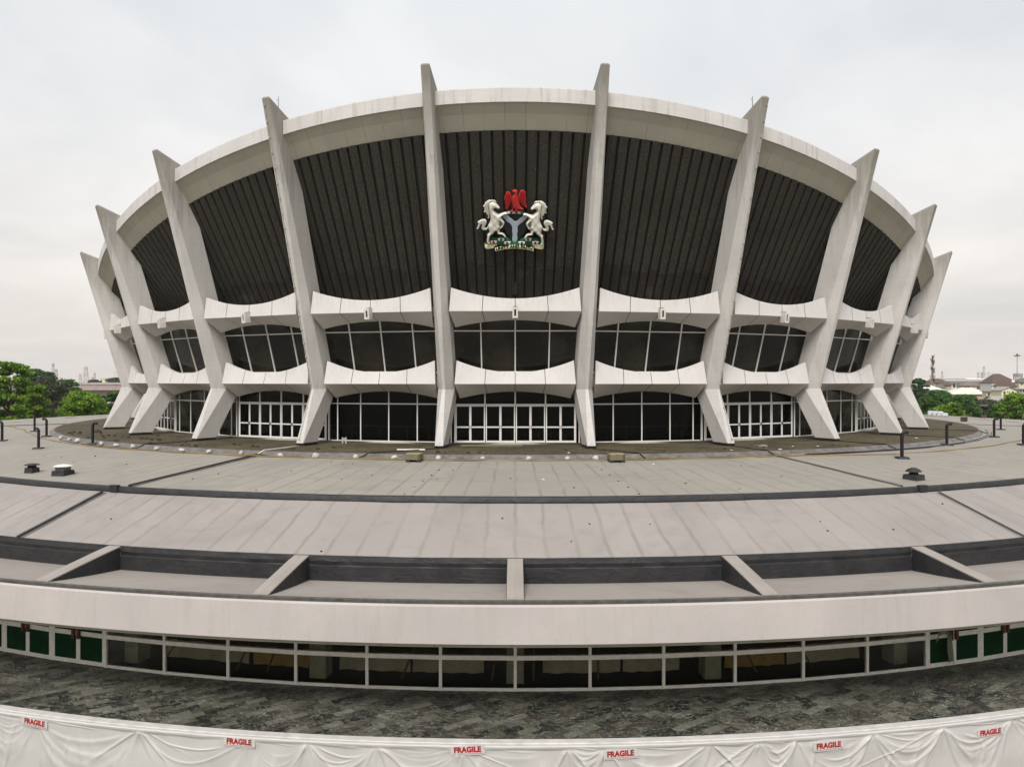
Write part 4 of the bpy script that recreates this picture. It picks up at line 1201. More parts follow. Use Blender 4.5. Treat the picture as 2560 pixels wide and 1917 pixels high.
bk_ = thing('block', 'small pale hollow block standing by the column second left of the coat of arms', 'block', P(39.2, -17.0, -4.20), 0.2)
MB().box(-0.25, -0.10, -0.12, 0.12, 0, 0.45).box(0.10, 0.25, -0.12, 0.12, 0, 0.45).box(-0.10, 0.10, -0.12, 0.12, 0.30, 0.40).build('body', blk, bk_); bk_.scale = (0.62, 0.62, 0.9)
rub = MB()
for i in range(6):
    p = Vector(P(43.0 + random.uniform(-.3, .3), 21.6 + random.uniform(-.6, .6), -4.14)); a = random.random() * 3
    rub.obox(p, (math.cos(a), math.sin(a), 0), (-math.sin(a), math.cos(a), 0.3), (0, -0.3, 1), random.uniform(.1, .35), random.uniform(.06, .16), 0.03)
tag(rub.build('rubble', simple('rubble', (0.30, 0.28, 0.21), 0.9, 0, 0.3, 8)), 'small heap of pale rubble at the foot of the second column right of the coat of arms', 'rubble', kind='stuff')

# a stack of white sacks on the far edge of the roof
sk = simple('woven_sack', (0.72, 0.72, 0.72), 0.6, 0, 0.08, 9)
sackblue = simple('sack_print', (0.16, 0.32, 0.55), 0.6)
bm = bmesh.new(); bmesh.ops.create_cube(bm, size=1.0); bmesh.ops.subdivide_edges(bm, edges=bm.edges[:], cuts=5, use_grid_fill=True)
for v in bm.verts:
    x, y, z = v.co * 2
    f = (1 - 0.35 * abs(x) ** 4) * (1 - 0.35 * abs(y) ** 4)
    v.co = Vector((x * 0.36 * (1 + 0.05 * math.sin(5 * y)), y * 0.24, z * 0.10 * f + 0.012 * math.sin(9 * x + 4 * y)))
me = bpy.data.meshes.new('sack'); bm.to_mesh(me); bm.free(); me.polygons.foreach_set('use_smooth', [True] * len(me.polygons))
print_me = MB().box(-0.20, 0.20, -0.247, -0.235, -0.045, 0.05).mesh('print')
sx = [(-1.3 + 0.62 * i, 0, 0) for i in range(5)]
row = 0
zlab = ['bottom', 'middle', 'top']
for lay in range(3):
    for i in range(4):
        if lay == 2 and i == 3: continue
        th = 110.4 - i * 0.72
        p = P(63.0, th, roofz(63, th) + 0.11 + lay * 0.20)
        o = link('sack', me, sk, None, p, R(th) + random.uniform(-.1, .1) + 0.6)
        link('print', print_me, sackblue, o)
        tag(o, 'white sack with blue print in the %s layer of the far stack' % zlab[lay], 'sack', 'sacks stacked %s' % zlab[lay])
# small gantry on the far roof edge
g = thing('roof_gantry', 'small dark gantry with a flat top on the far edge of the right roof', 'gantry', P(64.0, 103.3, -4.93), R(60))
for s_ in (-0.7, 0.7): MB().tube([(s_, 0, 0), (s_, 0, 1.57)], 0.05, 6).build('post', M['pvc'], g)
MB().obox((0, 0, 1.62), (1, 0, 0.04), (0, 1, 0), (0, 0, 1), 1.25, 0.5, 0.05).build('top', simple('gantry_top', (0.09, 0.07, 0.05), 0.8), g)
MB().box(-1.2, 1.3, -0.3, 0.3, -0.05, 0.33).build('base', simple('gantry_base', (0.10, 0.055, 0.03), 0.8, 0, 0.4, 4), g)

# ------------------------------------------------ parapet, sheet, warning signs
par = MB().ring([(64.93, -12.4), (64.93, -11.52), (64.95, -11.50), (65.24, -11.50), (65.26, -11.52), (65.26, -12.4)], -60, 60, 240).build('parapet', simple('parapet_paint', (0.53, 0.50, 0.475), 0.6, 0, 0.14, 2))
tag(par, 'low white parapet round the slate terrace, above the sheeting', 'parapet')
signs = [(80, 1810, 3.0), (595, 1858, 0.8), (1169, 1877, -3.6), (1552, 1886, -3.2), (2073, 1864, -2.2), (2477, 1830, -1.2)]
RS = 65.42
def sheet_hit(px, py):
    u = (px - 1288) / 1970; lo = -30.0; best = None
    for i in range(6001):
        th = lo + 0.01 * i
        x = RS * math.sin(th * DEG); Z = CAMD - RS * math.cos(th * DEG)
        e = abs(x / Z - u)
        if best is None or e < best[0]: best = (e, th, -(py - 951.3) / 1970 * Z)
    return best[1], best[2]
sign_at = [(*sheet_hit(x, y), a) for x, y, a in signs]
pins = [-23.0]
rnd = random.Random(5)
while pins[-1] < 23: pins.append(pins[-1] + rnd.choice((1.2, 2.0, 2.6, 3.3)) * rnd.uniform(0.85, 1.2))
XS = 1.14                                # metres per degree along the sheet
NTH = 2000
TH = np.linspace(-22, 22, NTH + 1); XX = TH * XS
VV = np.array([0, 0.012] + [0.012 + (1.10 - 0.012) * i / 84 for i in range(1, 85)] + [1.10 + 1.35 * i / 16 for i in range(1, 17)])
XG, VG = np.meshgrid(XX, VV)
D_ = np.zeros_like(XG)
def ridge(dist, s, steep=0.5):           # a soft crease, steeper on its upper side
    return np.exp(-(np.where(dist < 0, dist / (s * steep), dist / s)) ** 2)
for a, b in zip(pins, pins[1:]):
    xa, xb = a * XS, b * XS; L = xb - xa
    U = np.clip(2 * (XG - xa) / L - 1, -1.0, 1.0); inside = (XG > xa) & (XG < xb)
    n = int(4 + L * rnd.uniform(1.6, 3.0)); A = rnd.choice((0.5, 0.9, 1.2))
    s_ = rnd.uniform(0.04, 0.12)
    for k in range(n):
        asy = rnd.uniform(-0.35, 0.35); u0 = rnd.uniform(-1.0, -0.55); u1 = rnd.uniform(0.35, 1.0)
        if rnd.random() < 0.5: u0, u1 = -u1, -u0
        vc = s_ * (1 - U * U) * (1 + asy * U) * 1.15 + 0.05 + 0.03 * np.sin(3.1 * U + k)
        win = np.clip((U - u0) / 0.4, 0, 1) * np.clip((u1 - U) / 0.4, 0, 1)
        win = win * win * (3 - 2 * win)
        D_ += inside * win * rnd.uniform(0.012, 0.025) * A * ridge(VG - vc, rnd.uniform(0.040, 0.12) * (0.6 + s_))
        s_ += rnd.uniform(0.06, 0.26) * (0.7 + 0.3 * L)
for pn in pins:
    x0 = pn * XS
    for k in range(rnd.randint(4, 9)):
        sl_ = rnd.gauss(0, 0.75); cv = rnd.gauss(0, 0.22); ln = rnd.uniform(0.35, 1.5); st_ = rnd.uniform(0.02, 0.18)
        xc = x0 + sl_ * VG + cv * VG * VG
        fade = np.clip((VG - st_) / 0.12, 0, 1) * np.exp(-(VG / ln) ** 3)
        D_ += rnd.uniform(0.012, 0.034) * fade * ridge((XG - xc) * math.copysign(1, sl_), rnd.uniform(0.035, 0.09) + 0.03 * ln)
for k in range(52):                      # long gathers hanging lower down
    x0 = rnd.uniform(-25, 25); v0 = rnd.uniform(0.1, 0.7); sl_ = rnd.gauss(0, 0.18)
    xc = x0 + sl_ * VG + 0.05 * np.sin(VG * 3 + k)
    D_ += rnd.uniform(0.015, 0.04) * np.clip((VG - v0) / 0.5, 0, 1) * ridge(XG - xc, rnd.uniform(0.06, 0.16), rnd.uniform(0.4, 1.0))
NZ = np.array([[mnoise.noise(Vector((x * 0.8, v * 1.1, 4))) for x in XX[::8]] for v in VV])
NZ = np.repeat(NZ, 8, 1)[:, :NTH + 1]
ker = np.ones(9) / 9
NZ = np.apply_along_axis(lambda r_: np.convolve(np.pad(r_, 4, mode='edge'), ker, 'valid'), 1, NZ)
D_ += 0.03 * (NZ + 0.4)
hemw = np.exp(-((VG + 0.05 * NZ) / 0.115) ** 4)
D_ = D_ * (1 - hemw) + (0.045 + 0.012 * NZ) * hemw
for ts, zs, _ in sign_at:
    g = np.exp(-(((XG - ts * XS) / 0.62) ** 2 + ((-11.555 - VG - zs) / 0.19) ** 2) ** 2)
    D_ = D_ * (1 - g) + 0.045 * g
rows = []
edge_n = lambda th: 0.012 * mnoise.noise(Vector((th * 1.5, 9, 0)))
for iv, v in enumerate(VV):
    rows.append([P(65.30 + (D_[iv, k] * 1.25 if v > 0 else -0.02), TH[k], -11.555 + edge_n(TH[k]) - v) for k in range(NTH + 1)])
def mat_sheet():
    m = NT('white_sheeting'); v = m.coord()
    n = m.noise(v, 1.2, 5); f = m.noise(m.coord((30, 30, 3)), 3, 3)
    c = m.mix(m.ramp(n, [(0.35, 0.0), (0.7, 1.0)]), (0.485, 0.46, 0.44), (0.53, 0.508, 0.49))
    c = m.mix(m.math('MULTIPLY', m.ramp(f, [(0.55, 0.0), (0.8, 1.0)]), 0.15), c, (0.45, 0.43, 0.39))
    m.base(c); m.set(0.55, 0, 0.3)
    m.b.inputs['Sheen Weight'].default_value = 0.15
    m.bump(m.noise(v, 9, 4), 0.05, 0.01)
    return m.m
sheet = MB().grid(rows).build('protective_sheet', mat_sheet(), None, True)
tag(sheet, 'white protective sheet draped in swags below the terrace parapet', 'sheet')
sred = simple('sign_red', (0.36, 0.012, 0.016), 0.5, 0, 0.12, 10)
sgry = simple('sign_card', (0.535, 0.515, 0.49), 0.6, 0, 0.05, 6)
tF = text_mesh('FRAGILE', 0.235, 0.001, 0.0125, 1.03); tF.name = 'lettering'
wF = max(v.co.x for v in tF.vertices) - min(v.co.x for v in tF.vertices); cxF = (max(v.co.x for v in tF.vertices) + min(v.co.x for v in tF.vertices)) / 2
hF = max(v.co.y for v in tF.vertices)
for v in tF.vertices: v.co.x = (v.co.x - cxF) * (0.86 / wF); v.co.y *= 0.175 / hF
tS = text_mesh('DO NOT LEAN OR PLACE ANYTHING AGAINST THIS SCREEN', 0.036, 0.0008, 0.0, 1.0); tS.name = 'small_print'
wS = max(v.co.x for v in tS.vertices) - min(v.co.x for v in tS.vertices); cxS = (max(v.co.x for v in tS.vertices) + min(v.co.x for v in tS.vertices)) / 2
for v in tS.vertices: v.co.x = (v.co.x - cxS) * (0.99 / wS)
card_me = MB().box(-0.54, 0.54, -0.15, 0.145, -0.003, 0.0).mesh('card')
slab_ = ['leftmost red lettered warning sign on the white sheet', 'second warning sign from the left, hanging nearly level on the white sheet', 'warning sign just left of the middle of the white sheet', 'warning sign just right of the middle, lowest on the white sheet',
         'second warning sign from the right on the white sheet', 'rightmost red lettered warning sign on the white sheet']
for (th, z, tilt), lab in zip(sign_at, slab_):
    o = thing('warning_sign', lab, 'sign', P(65.3635, th, z), 0, 'red lettered signs on the sheet')
    o.rotation_mode = 'XYZ'
    o.matrix_world = Matrix.Translation(P(65.3635, th, z)) @ Matrix.Rotation(R(th), 4, 'Z') @ Matrix.Rotation(R(90), 4, 'X') @ Matrix.Rotation(R(-tilt), 4, 'Z')
    link('card', card_me, sgry, o)
    q = link('lettering', tF, sred, o); q.location = (0, -0.055, 0.0042)
    q = link('small_print', tS, sred, o); q.location = (0, -0.118, 0.0042)

# ------------------------------------------------ behind the foyer glass
pr_ = MB()
props = [(-14.6, 0.5), (-11.2, .3), (-9.9, .25), (-4.4, .3), (-0.9, .1), (0.7, 0.02), (3.2, 0.04), (7.3, .1), (9.6, -.35), (12.0, -.35), (14.5, -.3)]
for i, (th, ln) in enumerate(props):
    a = Vector(P(59.0, th, -11.87)); b = Vector(P(58.6, th + 2.2 * ln, -10.2))
    o = MB().bar(a, b, 0.075, 0.06).build('timber_prop', M['wood'])
    tag(o, 'brown timber prop leaning behind the foyer glass, %s from the left' % ['first', 'second', 'third', 'fourth', 'fifth', 'sixth', 'seventh', 'eighth', 'ninth', 'tenth', 'last'][i], 'prop', 'timber props behind the glass')
dr = [(-14.9, -11.0, 0), (-12.9 + 2.1, -8.4, 1), (-7.1, -4.2, 0), (-4.1, -1.25, 0), (1.1, 4.2, 0), (4.3, 6.6, 0), (8.5, 11.1, 1), (11.2, 14.6, 0)]
for i, (a, b, tan) in enumerate(dr):
    n = 40; rows = []
    for j in range(9):
        z = -11.84 + 0.74 * j / 8
        rows.append([P(58.35 + 0.05 * math.sin(q * 0.5 + j * 0.35 + i) + 0.03 * mnoise.noise(Vector((q * 0.3, j * 0.4, i))), a + (b - a) * q / n, z + 0.012 * mnoise.noise(Vector((q * 0.2, 3, i)))) for q in range(n + 1)])
    o = MB().grid(rows).build('dust_sheet', M['drape_tan'] if tan else M['drape'], None, True)
    tag(o, ('tan' if tan else 'grey') + ' dust sheet behind the foyer glass, %s from the left' % ['first', 'second', 'third', 'fourth', 'fifth', 'sixth', 'seventh', 'last'][i], 'dust sheet', 'dust sheets in the foyer')
# a rag over the handles of the green door on the right
rows = []
def rag_pt(s, w):
    # s along the strip, w across
    th = 16.95
    base = Vector(P(60.28, th, -10.42)); sx_ = Vector((math.cos(R(th)), math.sin(R(th)), 0)); out = Vector((math.sin(R(th)), -math.cos(R(th)), 0))
    ctrl = [(-0.18, 0.02, -0.28), (-0.28, 0.10, -0.10), (-0.12, 0.12, 0.06), (0.10, 0.14, 0.10), (0.30, 0.10, -0.02), (0.36, 0.07, -0.35), (0.42, 0.06, -0.75), (0.52, 0.05, -1.18)]
    f = s * (len(ctrl) - 1); i = min(int(f), len(ctrl) - 2); f -= i
    c = [ctrl[i][k] * (1 - f) + ctrl[i + 1][k] * f for k in range(3)]
    wd = 0.13 + 0.05 * math.sin(s * 9)
    return base + sx_ * (c[0] + w * wd * (0.35 if s < 0.55 else 1.0)) + out * (c[1] + 0.04 * math.sin(w * 4 + s * 7)) + Vector((0, 0, c[2] + w * wd * (0.9 if s < 0.55 else -0.12) - (0.12 * abs(w) if s > 0.97 else 0)))
for i in range(36): rows.append([rag_pt(i / 35, -1 + 2 * j / 8) for j in range(9)])
rag = MB().grid(rows).build('rag', simple('grey_green_rag', (0.17, 0.18, 0.13), 0.9, 0, 0.3, 6), None, True)
tag(rag, 'grey green rag tied over the wooden handles of the right green doors', 'rag')
# ================================================================== ground, trees, town
FPX = 1970.0
def gz(x, y):
    d = math.hypot(x, y)
    return -14.0 + 4.5 * ss(150, 430, d)
def at(px, Z): return ((px - 1288) / FPX * Z, Z - CAMD)
def zz(py, Z): return -(py - 951.3) / FPX * Z
def mat_ground():
    m = NT('scrubby_ground'); v = m.coord()
    a = m.noise(v, 0.02, 6); b = m.noise(v, 0.4, 5)
    c = m.mix(m.ramp(a, [(0.4, 0), (0.6, 1)]), (0.045, 0.065, 0.02), (0.16, 0.14, 0.11))
    c = m.mix(m.math('MULTIPLY', b, 0.4), c, (0.05, 0.05, 0.035)); m.base(c); m.set(0.9)
    return m.m
rows = []
rads = [0.5, 30, 58, 80, 120, 150, 180, 220, 260, 300, 340, 380, 430, 600, 1000, 1800, 3000]
for r_ in rads:
    rows.append([(r_ * math.cos(2 * math.pi * j / 96), r_ * math.sin(2 * math.pi * j / 96), gz(r_, 0) + H) for j in range(97)])
tag(MB().grid(rows).build('ground', mat_ground(), None, True), 'low scrubby ground round the theatre', kind='structure')

def mat_leaf(name, dark, light, hi):
    dark, light, hi = [tuple(x * 1.15 for x in q) for q in (dark, light, hi)]
    m = NT(name); g = m.new('ShaderNodeNewGeometry'); v = m.coord()
    n = m.noise(v, 0.5, 3)
    c = m.mix(g.outputs['Random Per Island'], dark, light)
    c = m.mix(m.math('MULTIPLY', m.ramp(n, [(0.45, 0), (0.7, 1)]), 0.6), c, hi)
    m.base(c); m.set(0.5, 0, 0.3)
    m.b.inputs['Transmission Weight'].default_value = 0.0
    tl = m.new('ShaderNodeBsdfTranslucent'); m.lk(c, tl.inputs[0])
    mx = m.new('ShaderNodeMixShader'); mx.inputs[0].default_value = 0.32
    m.lk(m.b.outputs[0], mx.inputs[1]); m.lk(tl.outputs[0], mx.inputs[2]); m.lk(mx.outputs[0], m.out.inputs[0])
    return m.m
LF = dict(bright=mat_leaf('leaf_bright', (0.06, 0.14, 0.010), (0.15, 0.27, 0.018), (0.25, 0.34, 0.025)),
          green=mat_leaf('leaf_green', (0.030, 0.085, 0.018), (0.075, 0.165, 0.03), (0.11, 0.20, 0.035)),
          dark=mat_leaf('leaf_dark', (0.022, 0.06, 0.022), (0.05, 0.11, 0.032), (0.07, 0.14, 0.038)),
          olive=mat_leaf('leaf_olive', (0.05, 0.062, 0.035), (0.09, 0.105, 0.055), (0.11, 0.12, 0.06)))
bark = simple('bark', (0.09, 0.07, 0.05), 0.9, 0, 0.3, 6)
rng = np.random.default_rng(11)

def tree(label, px, top, width, bottom, Z, kind, n=6500, leaf=0.30, layered=True, group=None):
    x, y = at(px, Z); zt = zz(top, Z); zb = zz(bottom, Z); w = width / FPX * Z / 2
    g0 = gz(x, y); hgt = zt - zb
    root = tag(empty('tree', (x, y, g0 + H)), label, 'tree', group)
    top_h = zt - g0; cb = max(1.2, top_h - hgt)
    nc = 90
    # clump centres: a domed crown, wider in the middle, with tiers
    u = rng.random(nc * 3); a = rng.random(nc * 3) * 2 * np.pi; v = rng.random(nc * 3)
    hz_ = cb + (top_h - cb) * v
    prof = np.sin(np.pi * np.clip(0.12 + 0.80 * v, 0, 1)) ** (0.6 if layered else 0.95)
    rad = w * prof * np.sqrt(0.25 + 0.75 * u) * (0.82 + 0.22 * np.sin(3 * a + px))
    keep = slice(0, nc)
    C = np.stack([rad * np.cos(a), rad * np.sin(a), hz_], 1)[keep]
    per = n // nc
    cs = w * rng.uniform(0.17, 0.33, nc)
    pts = rng.normal(size=(nc, per, 3)); pts /= np.linalg.norm(pts, axis=2, keepdims=True)
    pts *= rng.random((nc, per, 1)) ** 0.45
    pts *= np.stack([cs, cs, cs * (0.42 if layered else 0.75)], 1)[:, None, :]
    pos = (C[:, None, :] + pts).reshape(-1, 3)
    pos[:, 2] = np.minimum(pos[:, 2], top_h + 0.05 * hgt * rng.random(len(pos)))
    N = len(pos)
    nrm = rng.normal(size=(N, 3)) * 0.65 + np.array([0, 0, 0.75]) + 0.35 * pts.reshape(-1, 3) / np.repeat(cs, per)[:, None]
    nrm /= np.linalg.norm(nrm, axis=1, keepdims=True)
    t = np.cross(nrm, rng.normal(size=(N, 3))); t /= np.linalg.norm(t, axis=1, keepdims=True); b = np.cross(nrm, t)
    s = leaf * rng.uniform(0.6, 1.4, (N, 1))
    q = np.stack([pos - t * s * 0.5, pos + b * s * 0.32 + nrm * s * 0.08, pos + t * s * 0.6, pos - b * s * 0.32 + nrm * s * 0.08], 1).reshape(-1, 3)
    me = bpy.data.meshes.new('crown')
    me.vertices.add(N * 4); me.loops.add(N * 4); me.polygons.add(N)
    me.vertices.foreach_set('co', q.astype(np.float32).ravel())
    me.loops.foreach_set('vertex_index', np.arange(N * 4, dtype=np.int32))
    me.polygons.foreach_set('loop_start', np.arange(0, N * 4, 4, dtype=np.int32))
    me.polygons.foreach_set('loop_total', np.full(N, 4, dtype=np.int32))
    me.update(); me.validate()
    link('crown', me, LF[kind], root)
    tb = MB(); tr = 0.035 * top_h
    tb.tube([(0, 0, -0.3), (0.1, 0.05, cb * 0.6), (0.0, 0.1, cb + hgt * 0.35), (0.1, 0.0, cb + hgt * 0.75)], [tr, tr * 0.75, tr * 0.5, tr * 0.15], 8)
    for k in range(0, nc, 7):
        c = C[k]; h0 = min(c[2] * 0.7, cb + hgt * 0.3)
        tb.tube([(0.05, 0.05, h0), (c[0] * 0.5, c[1] * 0.5, (h0 + c[2]) / 2 + 0.2), tuple(c)], [tr * 0.35, tr * 0.22, tr * 0.08], 5)
    tb.build('trunk', bark, root, True)
    return root
TL = [
 ('largest bright green tree at the left edge of the picture', 22, 908, 150, 1075, 122, 'bright', 9000, .34, True),
 ('low yellow green tree in front of the dull olive tree on the left', 88, 962, 62, 1075, 116, 'bright', 5000, .30, True),
 ('dark green tree standing behind the bright one at the left edge', 92, 925, 112, 1010, 180, 'dark', 7000, .36, True),
 ('dull olive tree filling the gap between the bright trees on the left', 112, 946, 118, 1065, 150, 'olive', 7500, .26, False),
 ('small peaked green tree left of the long shed', 172, 950, 62, 1020, 195, 'green', 4500, .36, True),
 ('broad bright green tree below the long shed, beside the left columns', 208, 981, 140, 1075, 125, 'bright', 8000, .30, True),
 ('bright green tree partly hidden behind the leftmost column', 276, 983, 70, 1070, 132, 'green', 4500, .30, True),
 ('small dark tree left of the yellow flat roofed house', 232, 950, 30, 962, 620, 'dark', 1500, 1.0, True),
 ('small dark tree right of the yellow flat roofed house', 285, 945, 40, 962, 640, 'dark', 1800, 1.0, True),
 ('dark tree just right of the last column, before the white roof', 2296, 947, 46, 1010, 270, 'dark', 5000, .42, True),
 ('wide green tree directly below the white bungalow', 2345, 978, 96, 1060, 205, 'green', 8000, .38, False),
 ('dense green tree below the broad cream roof', 2412, 990, 100, 1070, 190, 'green', 8000, .36, False),
 ('yellow green tree nearest the white sacks on the roof', 2368, 1008, 92, 1070, 165, 'bright', 6500, .32, True),
 ('green tree low beside the last right column', 2318, 994, 60, 1070, 172, 'green', 5000, .34, True),
 ('dull olive tree behind the small roof gantry', 2468, 1001, 76, 1065, 188, 'olive', 6000, .32, False),
 ('large layered bright tree at the right edge of the picture', 2545, 990, 104, 1080, 150, 'bright', 9000, .32, True),
 ('dark green tree in front of the grey roofs on the right', 2502, 1012, 70, 1075, 160, 'dark', 5500, .32, True),
 ('light branchy tree below the cream gabled house', 2538, 984, 52, 1010, 185, 'bright', 2200, .36, True),
 ('tiny round tree between the cream roof and the grey roofs', 2467, 991, 15, 1004, 330, 'dark', 1400, .5, False),
]
for t in TL: tree(*t[:7], n=int(t[7] * 2.3), leaf=t[8] * 1.15, layered=t[9], group='trees beyond the roof')

# ---- houses
HM = {}
def hm_(name, col, rough=0.8, var=0.12, sc=0.6):
    if name not in HM: HM[name] = simple(name, col, rough, 0, var, sc)
    return HM[name]
glassy = simple('house_window', (0.03, 0.035, 0.04), 0.25)
def house(label, x0, x1, yr, ye, Z, roof, wall, kind='hip', ridge=(0.35, 0.65), over=0.9, win=(), depth=None, cat='house', base=None):
    """x0,x1 eave ends; yr ridge, ye eave; in picture units at distance Z"""
    xa, y = at(x0, Z); xb, _ = at(x1, Z); W = xb - xa; D_ = depth or W * 0.7
    ze = zz(ye, Z); zr_ = zz(yr, Z); cx = (xa + xb) / 2
    zg = gz(cx, y + D_ / 2) if base is None else base
    root = tag(empty('house', (cx, y, zg + H)), label, cat, 'houses beyond the trees')
    h = ze - zg; rh = zr_ - ze; w = W / 2
    wm = MB().box(-w + over, w - over, over, D_ - over, -0.5, h - 0.02)
    wl = wm.build('wall', wall, root)
    th_ = 0.18
    e = [(-w, 0, h), (w, 0, h), (w, D_, h), (-w, D_, h)]
    ra = -w + W * ridge[0]; rb = -w + W * ridge[1]
    rm = MB()
    if kind == 'hip':
        vs = e + [(ra, D_ * 0.5, h + rh), (rb, D_ * 0.5, h + rh)] + [(x, y_, z - th_) for x, y_, z in e]
        fs = [(0, 1, 5, 4), (1, 2, 5), (2, 3, 4, 5), (3, 0, 4), (0, 6, 7, 1), (1, 7, 8, 2), (2, 8, 9, 3), (3, 9, 6, 0), (6, 9, 8, 7)]
        rm.add(vs, fs)
    elif kind == 'gable':   # gable end towards the camera
        rm.hexa([(-w, 0, h - th_), (0, 0, h + rh - th_), (w, 0, h - th_), (w, 0, h), (0, 0, h + rh), (-w, 0, h)],
                [(-w, D_, h - th_), (0, D_, h + rh - th_), (w, D_, h - th_), (w, D_, h), (0, D_, h + rh), (-w, D_, h)])
        g_ = MB().hexa([(-w + over, over, h - 0.03), (w - over, over, h - 0.03), (0, over, h + rh - th_ - 0.25)], [(-w + over, D_ - over, h - 0.03), (w - over, D_ - over, h - 0.03), (0, D_ - over, h + rh - th_ - 0.25)])
        g_.build('gable', wall, root)
    else:
        rm.box(-w, w, 0, D_, h, h + rh)
    rf = rm.build('roof', roof, root)
    for (u0, u1, v0, v1) in win:     # fractions across the front, metres below the eave
        xx0 = -w + over + (W - 2 * over) * u0; xx1 = -w + over + (W - 2 * over) * u1
        MB().box(xx0, xx1, over - 0.05, over + 0.05, h - v1, h - v0).build('window', glassy, root)
    return root, h, w, over, D_
brown = hm_('brown_tiles', (0.105, 0.065, 0.052)); dkgrey = hm_('dark_grey_sheet', (0.13, 0.115, 0.105)); whsheet = hm_('white_sheet_roof', (0.72, 0.69, 0.65)); crsheet = hm_('cream_sheet_roof', (0.62, 0.58, 0.49))
grysheet = hm_('grey_sheet_roof', (0.30, 0.275, 0.255)); yel = hm_('yellow_wall', (0.56, 0.42, 0.20)); pink = hm_('salmon_wall', (0.50, 0.33, 0.22)); whw = hm_('white_wall', (0.66, 0.64, 0.62)); crw = hm_('cream_wall', (0.66, 0.61, 0.42)); gw = hm_('grey_wall', (0.40, 0.37, 0.35))
pale_ = hm_('hazed_far_wall', (0.66, 0.64, 0.62))  # distance haze painted into the wall colour of the farthest buildings
W4 = [(0.1, 0.2, 0.7, 1.9), (0.35, 0.45, 0.7, 1.9), (0.6, 0.7, 0.7, 1.9), (0.82, 0.92, 0.7, 1.9)]
house('house with brown hipped roof and yellow wall below the lattice mast', 2320, 2376, 946, 956.5, 520, brown, yel, win=W4)
house('bungalow with white hipped roof and salmon walls beside the last column', 2297, 2361, 963.5, 974.8, 420, whsheet, pink, ridge=(0.42, 0.62), win=W4)
house('low house with dark grey roof behind the white bungalow', 2338, 2366, 960, 969, 455, dkgrey, whw, win=W4[:2])
house('small house with brown roof between the yellow house and the white bungalow', 2352, 2381, 956, 962.5, 490, brown, gw, win=W4[:2])
r_, h, w, ov, D_ = house('two storey house with long dark roof and white balcony columns', 2375, 2476, 952, 958.5, 505, dkgrey, gw, ridge=(0.08, 0.92), depth=14, win=[(0.04, 0.24, 0.6, 2.6), (0.05, 0.22, 3.6, 5.4), (0.3, 0.36, 0.8, 2.4), (0.7, 0.76, 0.8, 2.2), (0.85, 0.93, 0.8, 2.4)])
for u in (0.02, 0.12, 0.25): MB().box(-w + 2 * w * u, -w + 2 * w * u + 0.5, 0.2, 0.7, 0, h - 0.25).build('balcony_column', whw, r_)
MB().box(-w + 0.5, -w + 2 * w * 0.27, 0.1, ov - 0.02, h - 3.5, h - 2.8).build('balcony', whw, r_)
r_, h, w, ov, D_ = house('cream house with dark pyramid roof and arched openings', 2405, 2459, 953.5, 964, 470, hm_('worn_brown_sheet', (0.17, 0.14, 0.12)), crw, ridge=(0.46, 0.54), win=[(0.02, 0.12, 0.6, 2.0)])
for u in (0.17, 0.72):
    a = MB(); c0 = -w + ov + (2 * w - 2 * ov) * (u + 0.07); rr = 0.95
    pts = [(c0 - rr, h - 2.2)] + [(c0 - rr * math.cos(math.pi * i / 8), h - 1.3 + rr * math.sin(math.pi * i / 8) * 0.7) for i in range(9)] + [(c0 + rr, h - 2.2)]
    a.hexa([(x, ov - 0.06, z) for x, z in pts], [(x, ov + 0.05, z) for x, z in pts]); a.build('arch', glassy, r_)
house('long house with broad cream sheet roof above the green trees', 2372, 2479, 969, 985, 385, crsheet, pink, ridge=(0.47, 0.72), depth=15, win=[(0.15, 0.22, 0.4, 1.4), (0.4, 0.45, 0.4, 1.4), (0.62, 0.66, 0.4, 1.4), (0.85, 0.9, 0.4, 1.4)])
r_, h, w, ov, D_ = house('tall white house with steep brown roof, largest on the skyline', 2476, 2545, 934, 957, 405, brown, whw, ridge=(0.30, 0.54), over=0.4, depth=11, win=[(0.10, 0.16, 0.8, 2.4), (0.10, 0.16, 3.6, 5.2), (0.26, 0.31, 3.4, 5.0), (0.36, 0.40, 3.4, 5.0)])
house('low brown roofed wing in front of the tall white house', 2486, 2545, 950, 966, 392, brown, whw, ridge=(0.40, 0.62), depth=4.0, win=[(0.10, 0.16, 0.8, 2.2), (0.25, 0.31, 0.8, 2.2)])
house('cream gabled house with grey roof below the tall white house', 2500, 2543, 966.5, 975.5, 360, grysheet, crw, kind='gable', over=0.5, depth=9, win=[(0.12, 0.24, 0.5, 1.6), (0.34, 0.40, 0.5, 1.2), (0.48, 0.54, 0.5, 1.2), (0.68, 0.80, 0.5, 1.6), (0.12, 0.24, 2.9, 4.0), (0.68, 0.8, 2.9, 4.0)])
house('cream house with dark roof at the right edge of the skyline', 2543, 2590, 945, 955, 425, dkgrey, crw, win=[(0.12, 0.22, 0.8, 1.6), (0.4, 0.5, 0.8, 1.6)])
house('grey walled house at the right edge below the dark roof', 2543, 2580, 970, 972, 375, grysheet, gw, win=[(0.1, 0.2, 0.4, 1.6), (0.35, 0.45, 0.4, 1.6)])
house('low grey roof left of the trees at the right', 2474, 2520, 990, 1003, 290, grysheet, gw, ridge=(0.2, 0.7))
house('small grey gabled roof in front of the cream gabled house', 2490, 2512, 994, 1004, 275, hm_('pale_grey_sheet', (0.38, 0.35, 0.33)), gw, kind='gable')
house('brown roofed shed left of the tall white house', 2452, 2480, 962, 970, 440, hm_('worn_brown_sheet', (0.17, 0.14, 0.12)), whw, win=W4[:2])
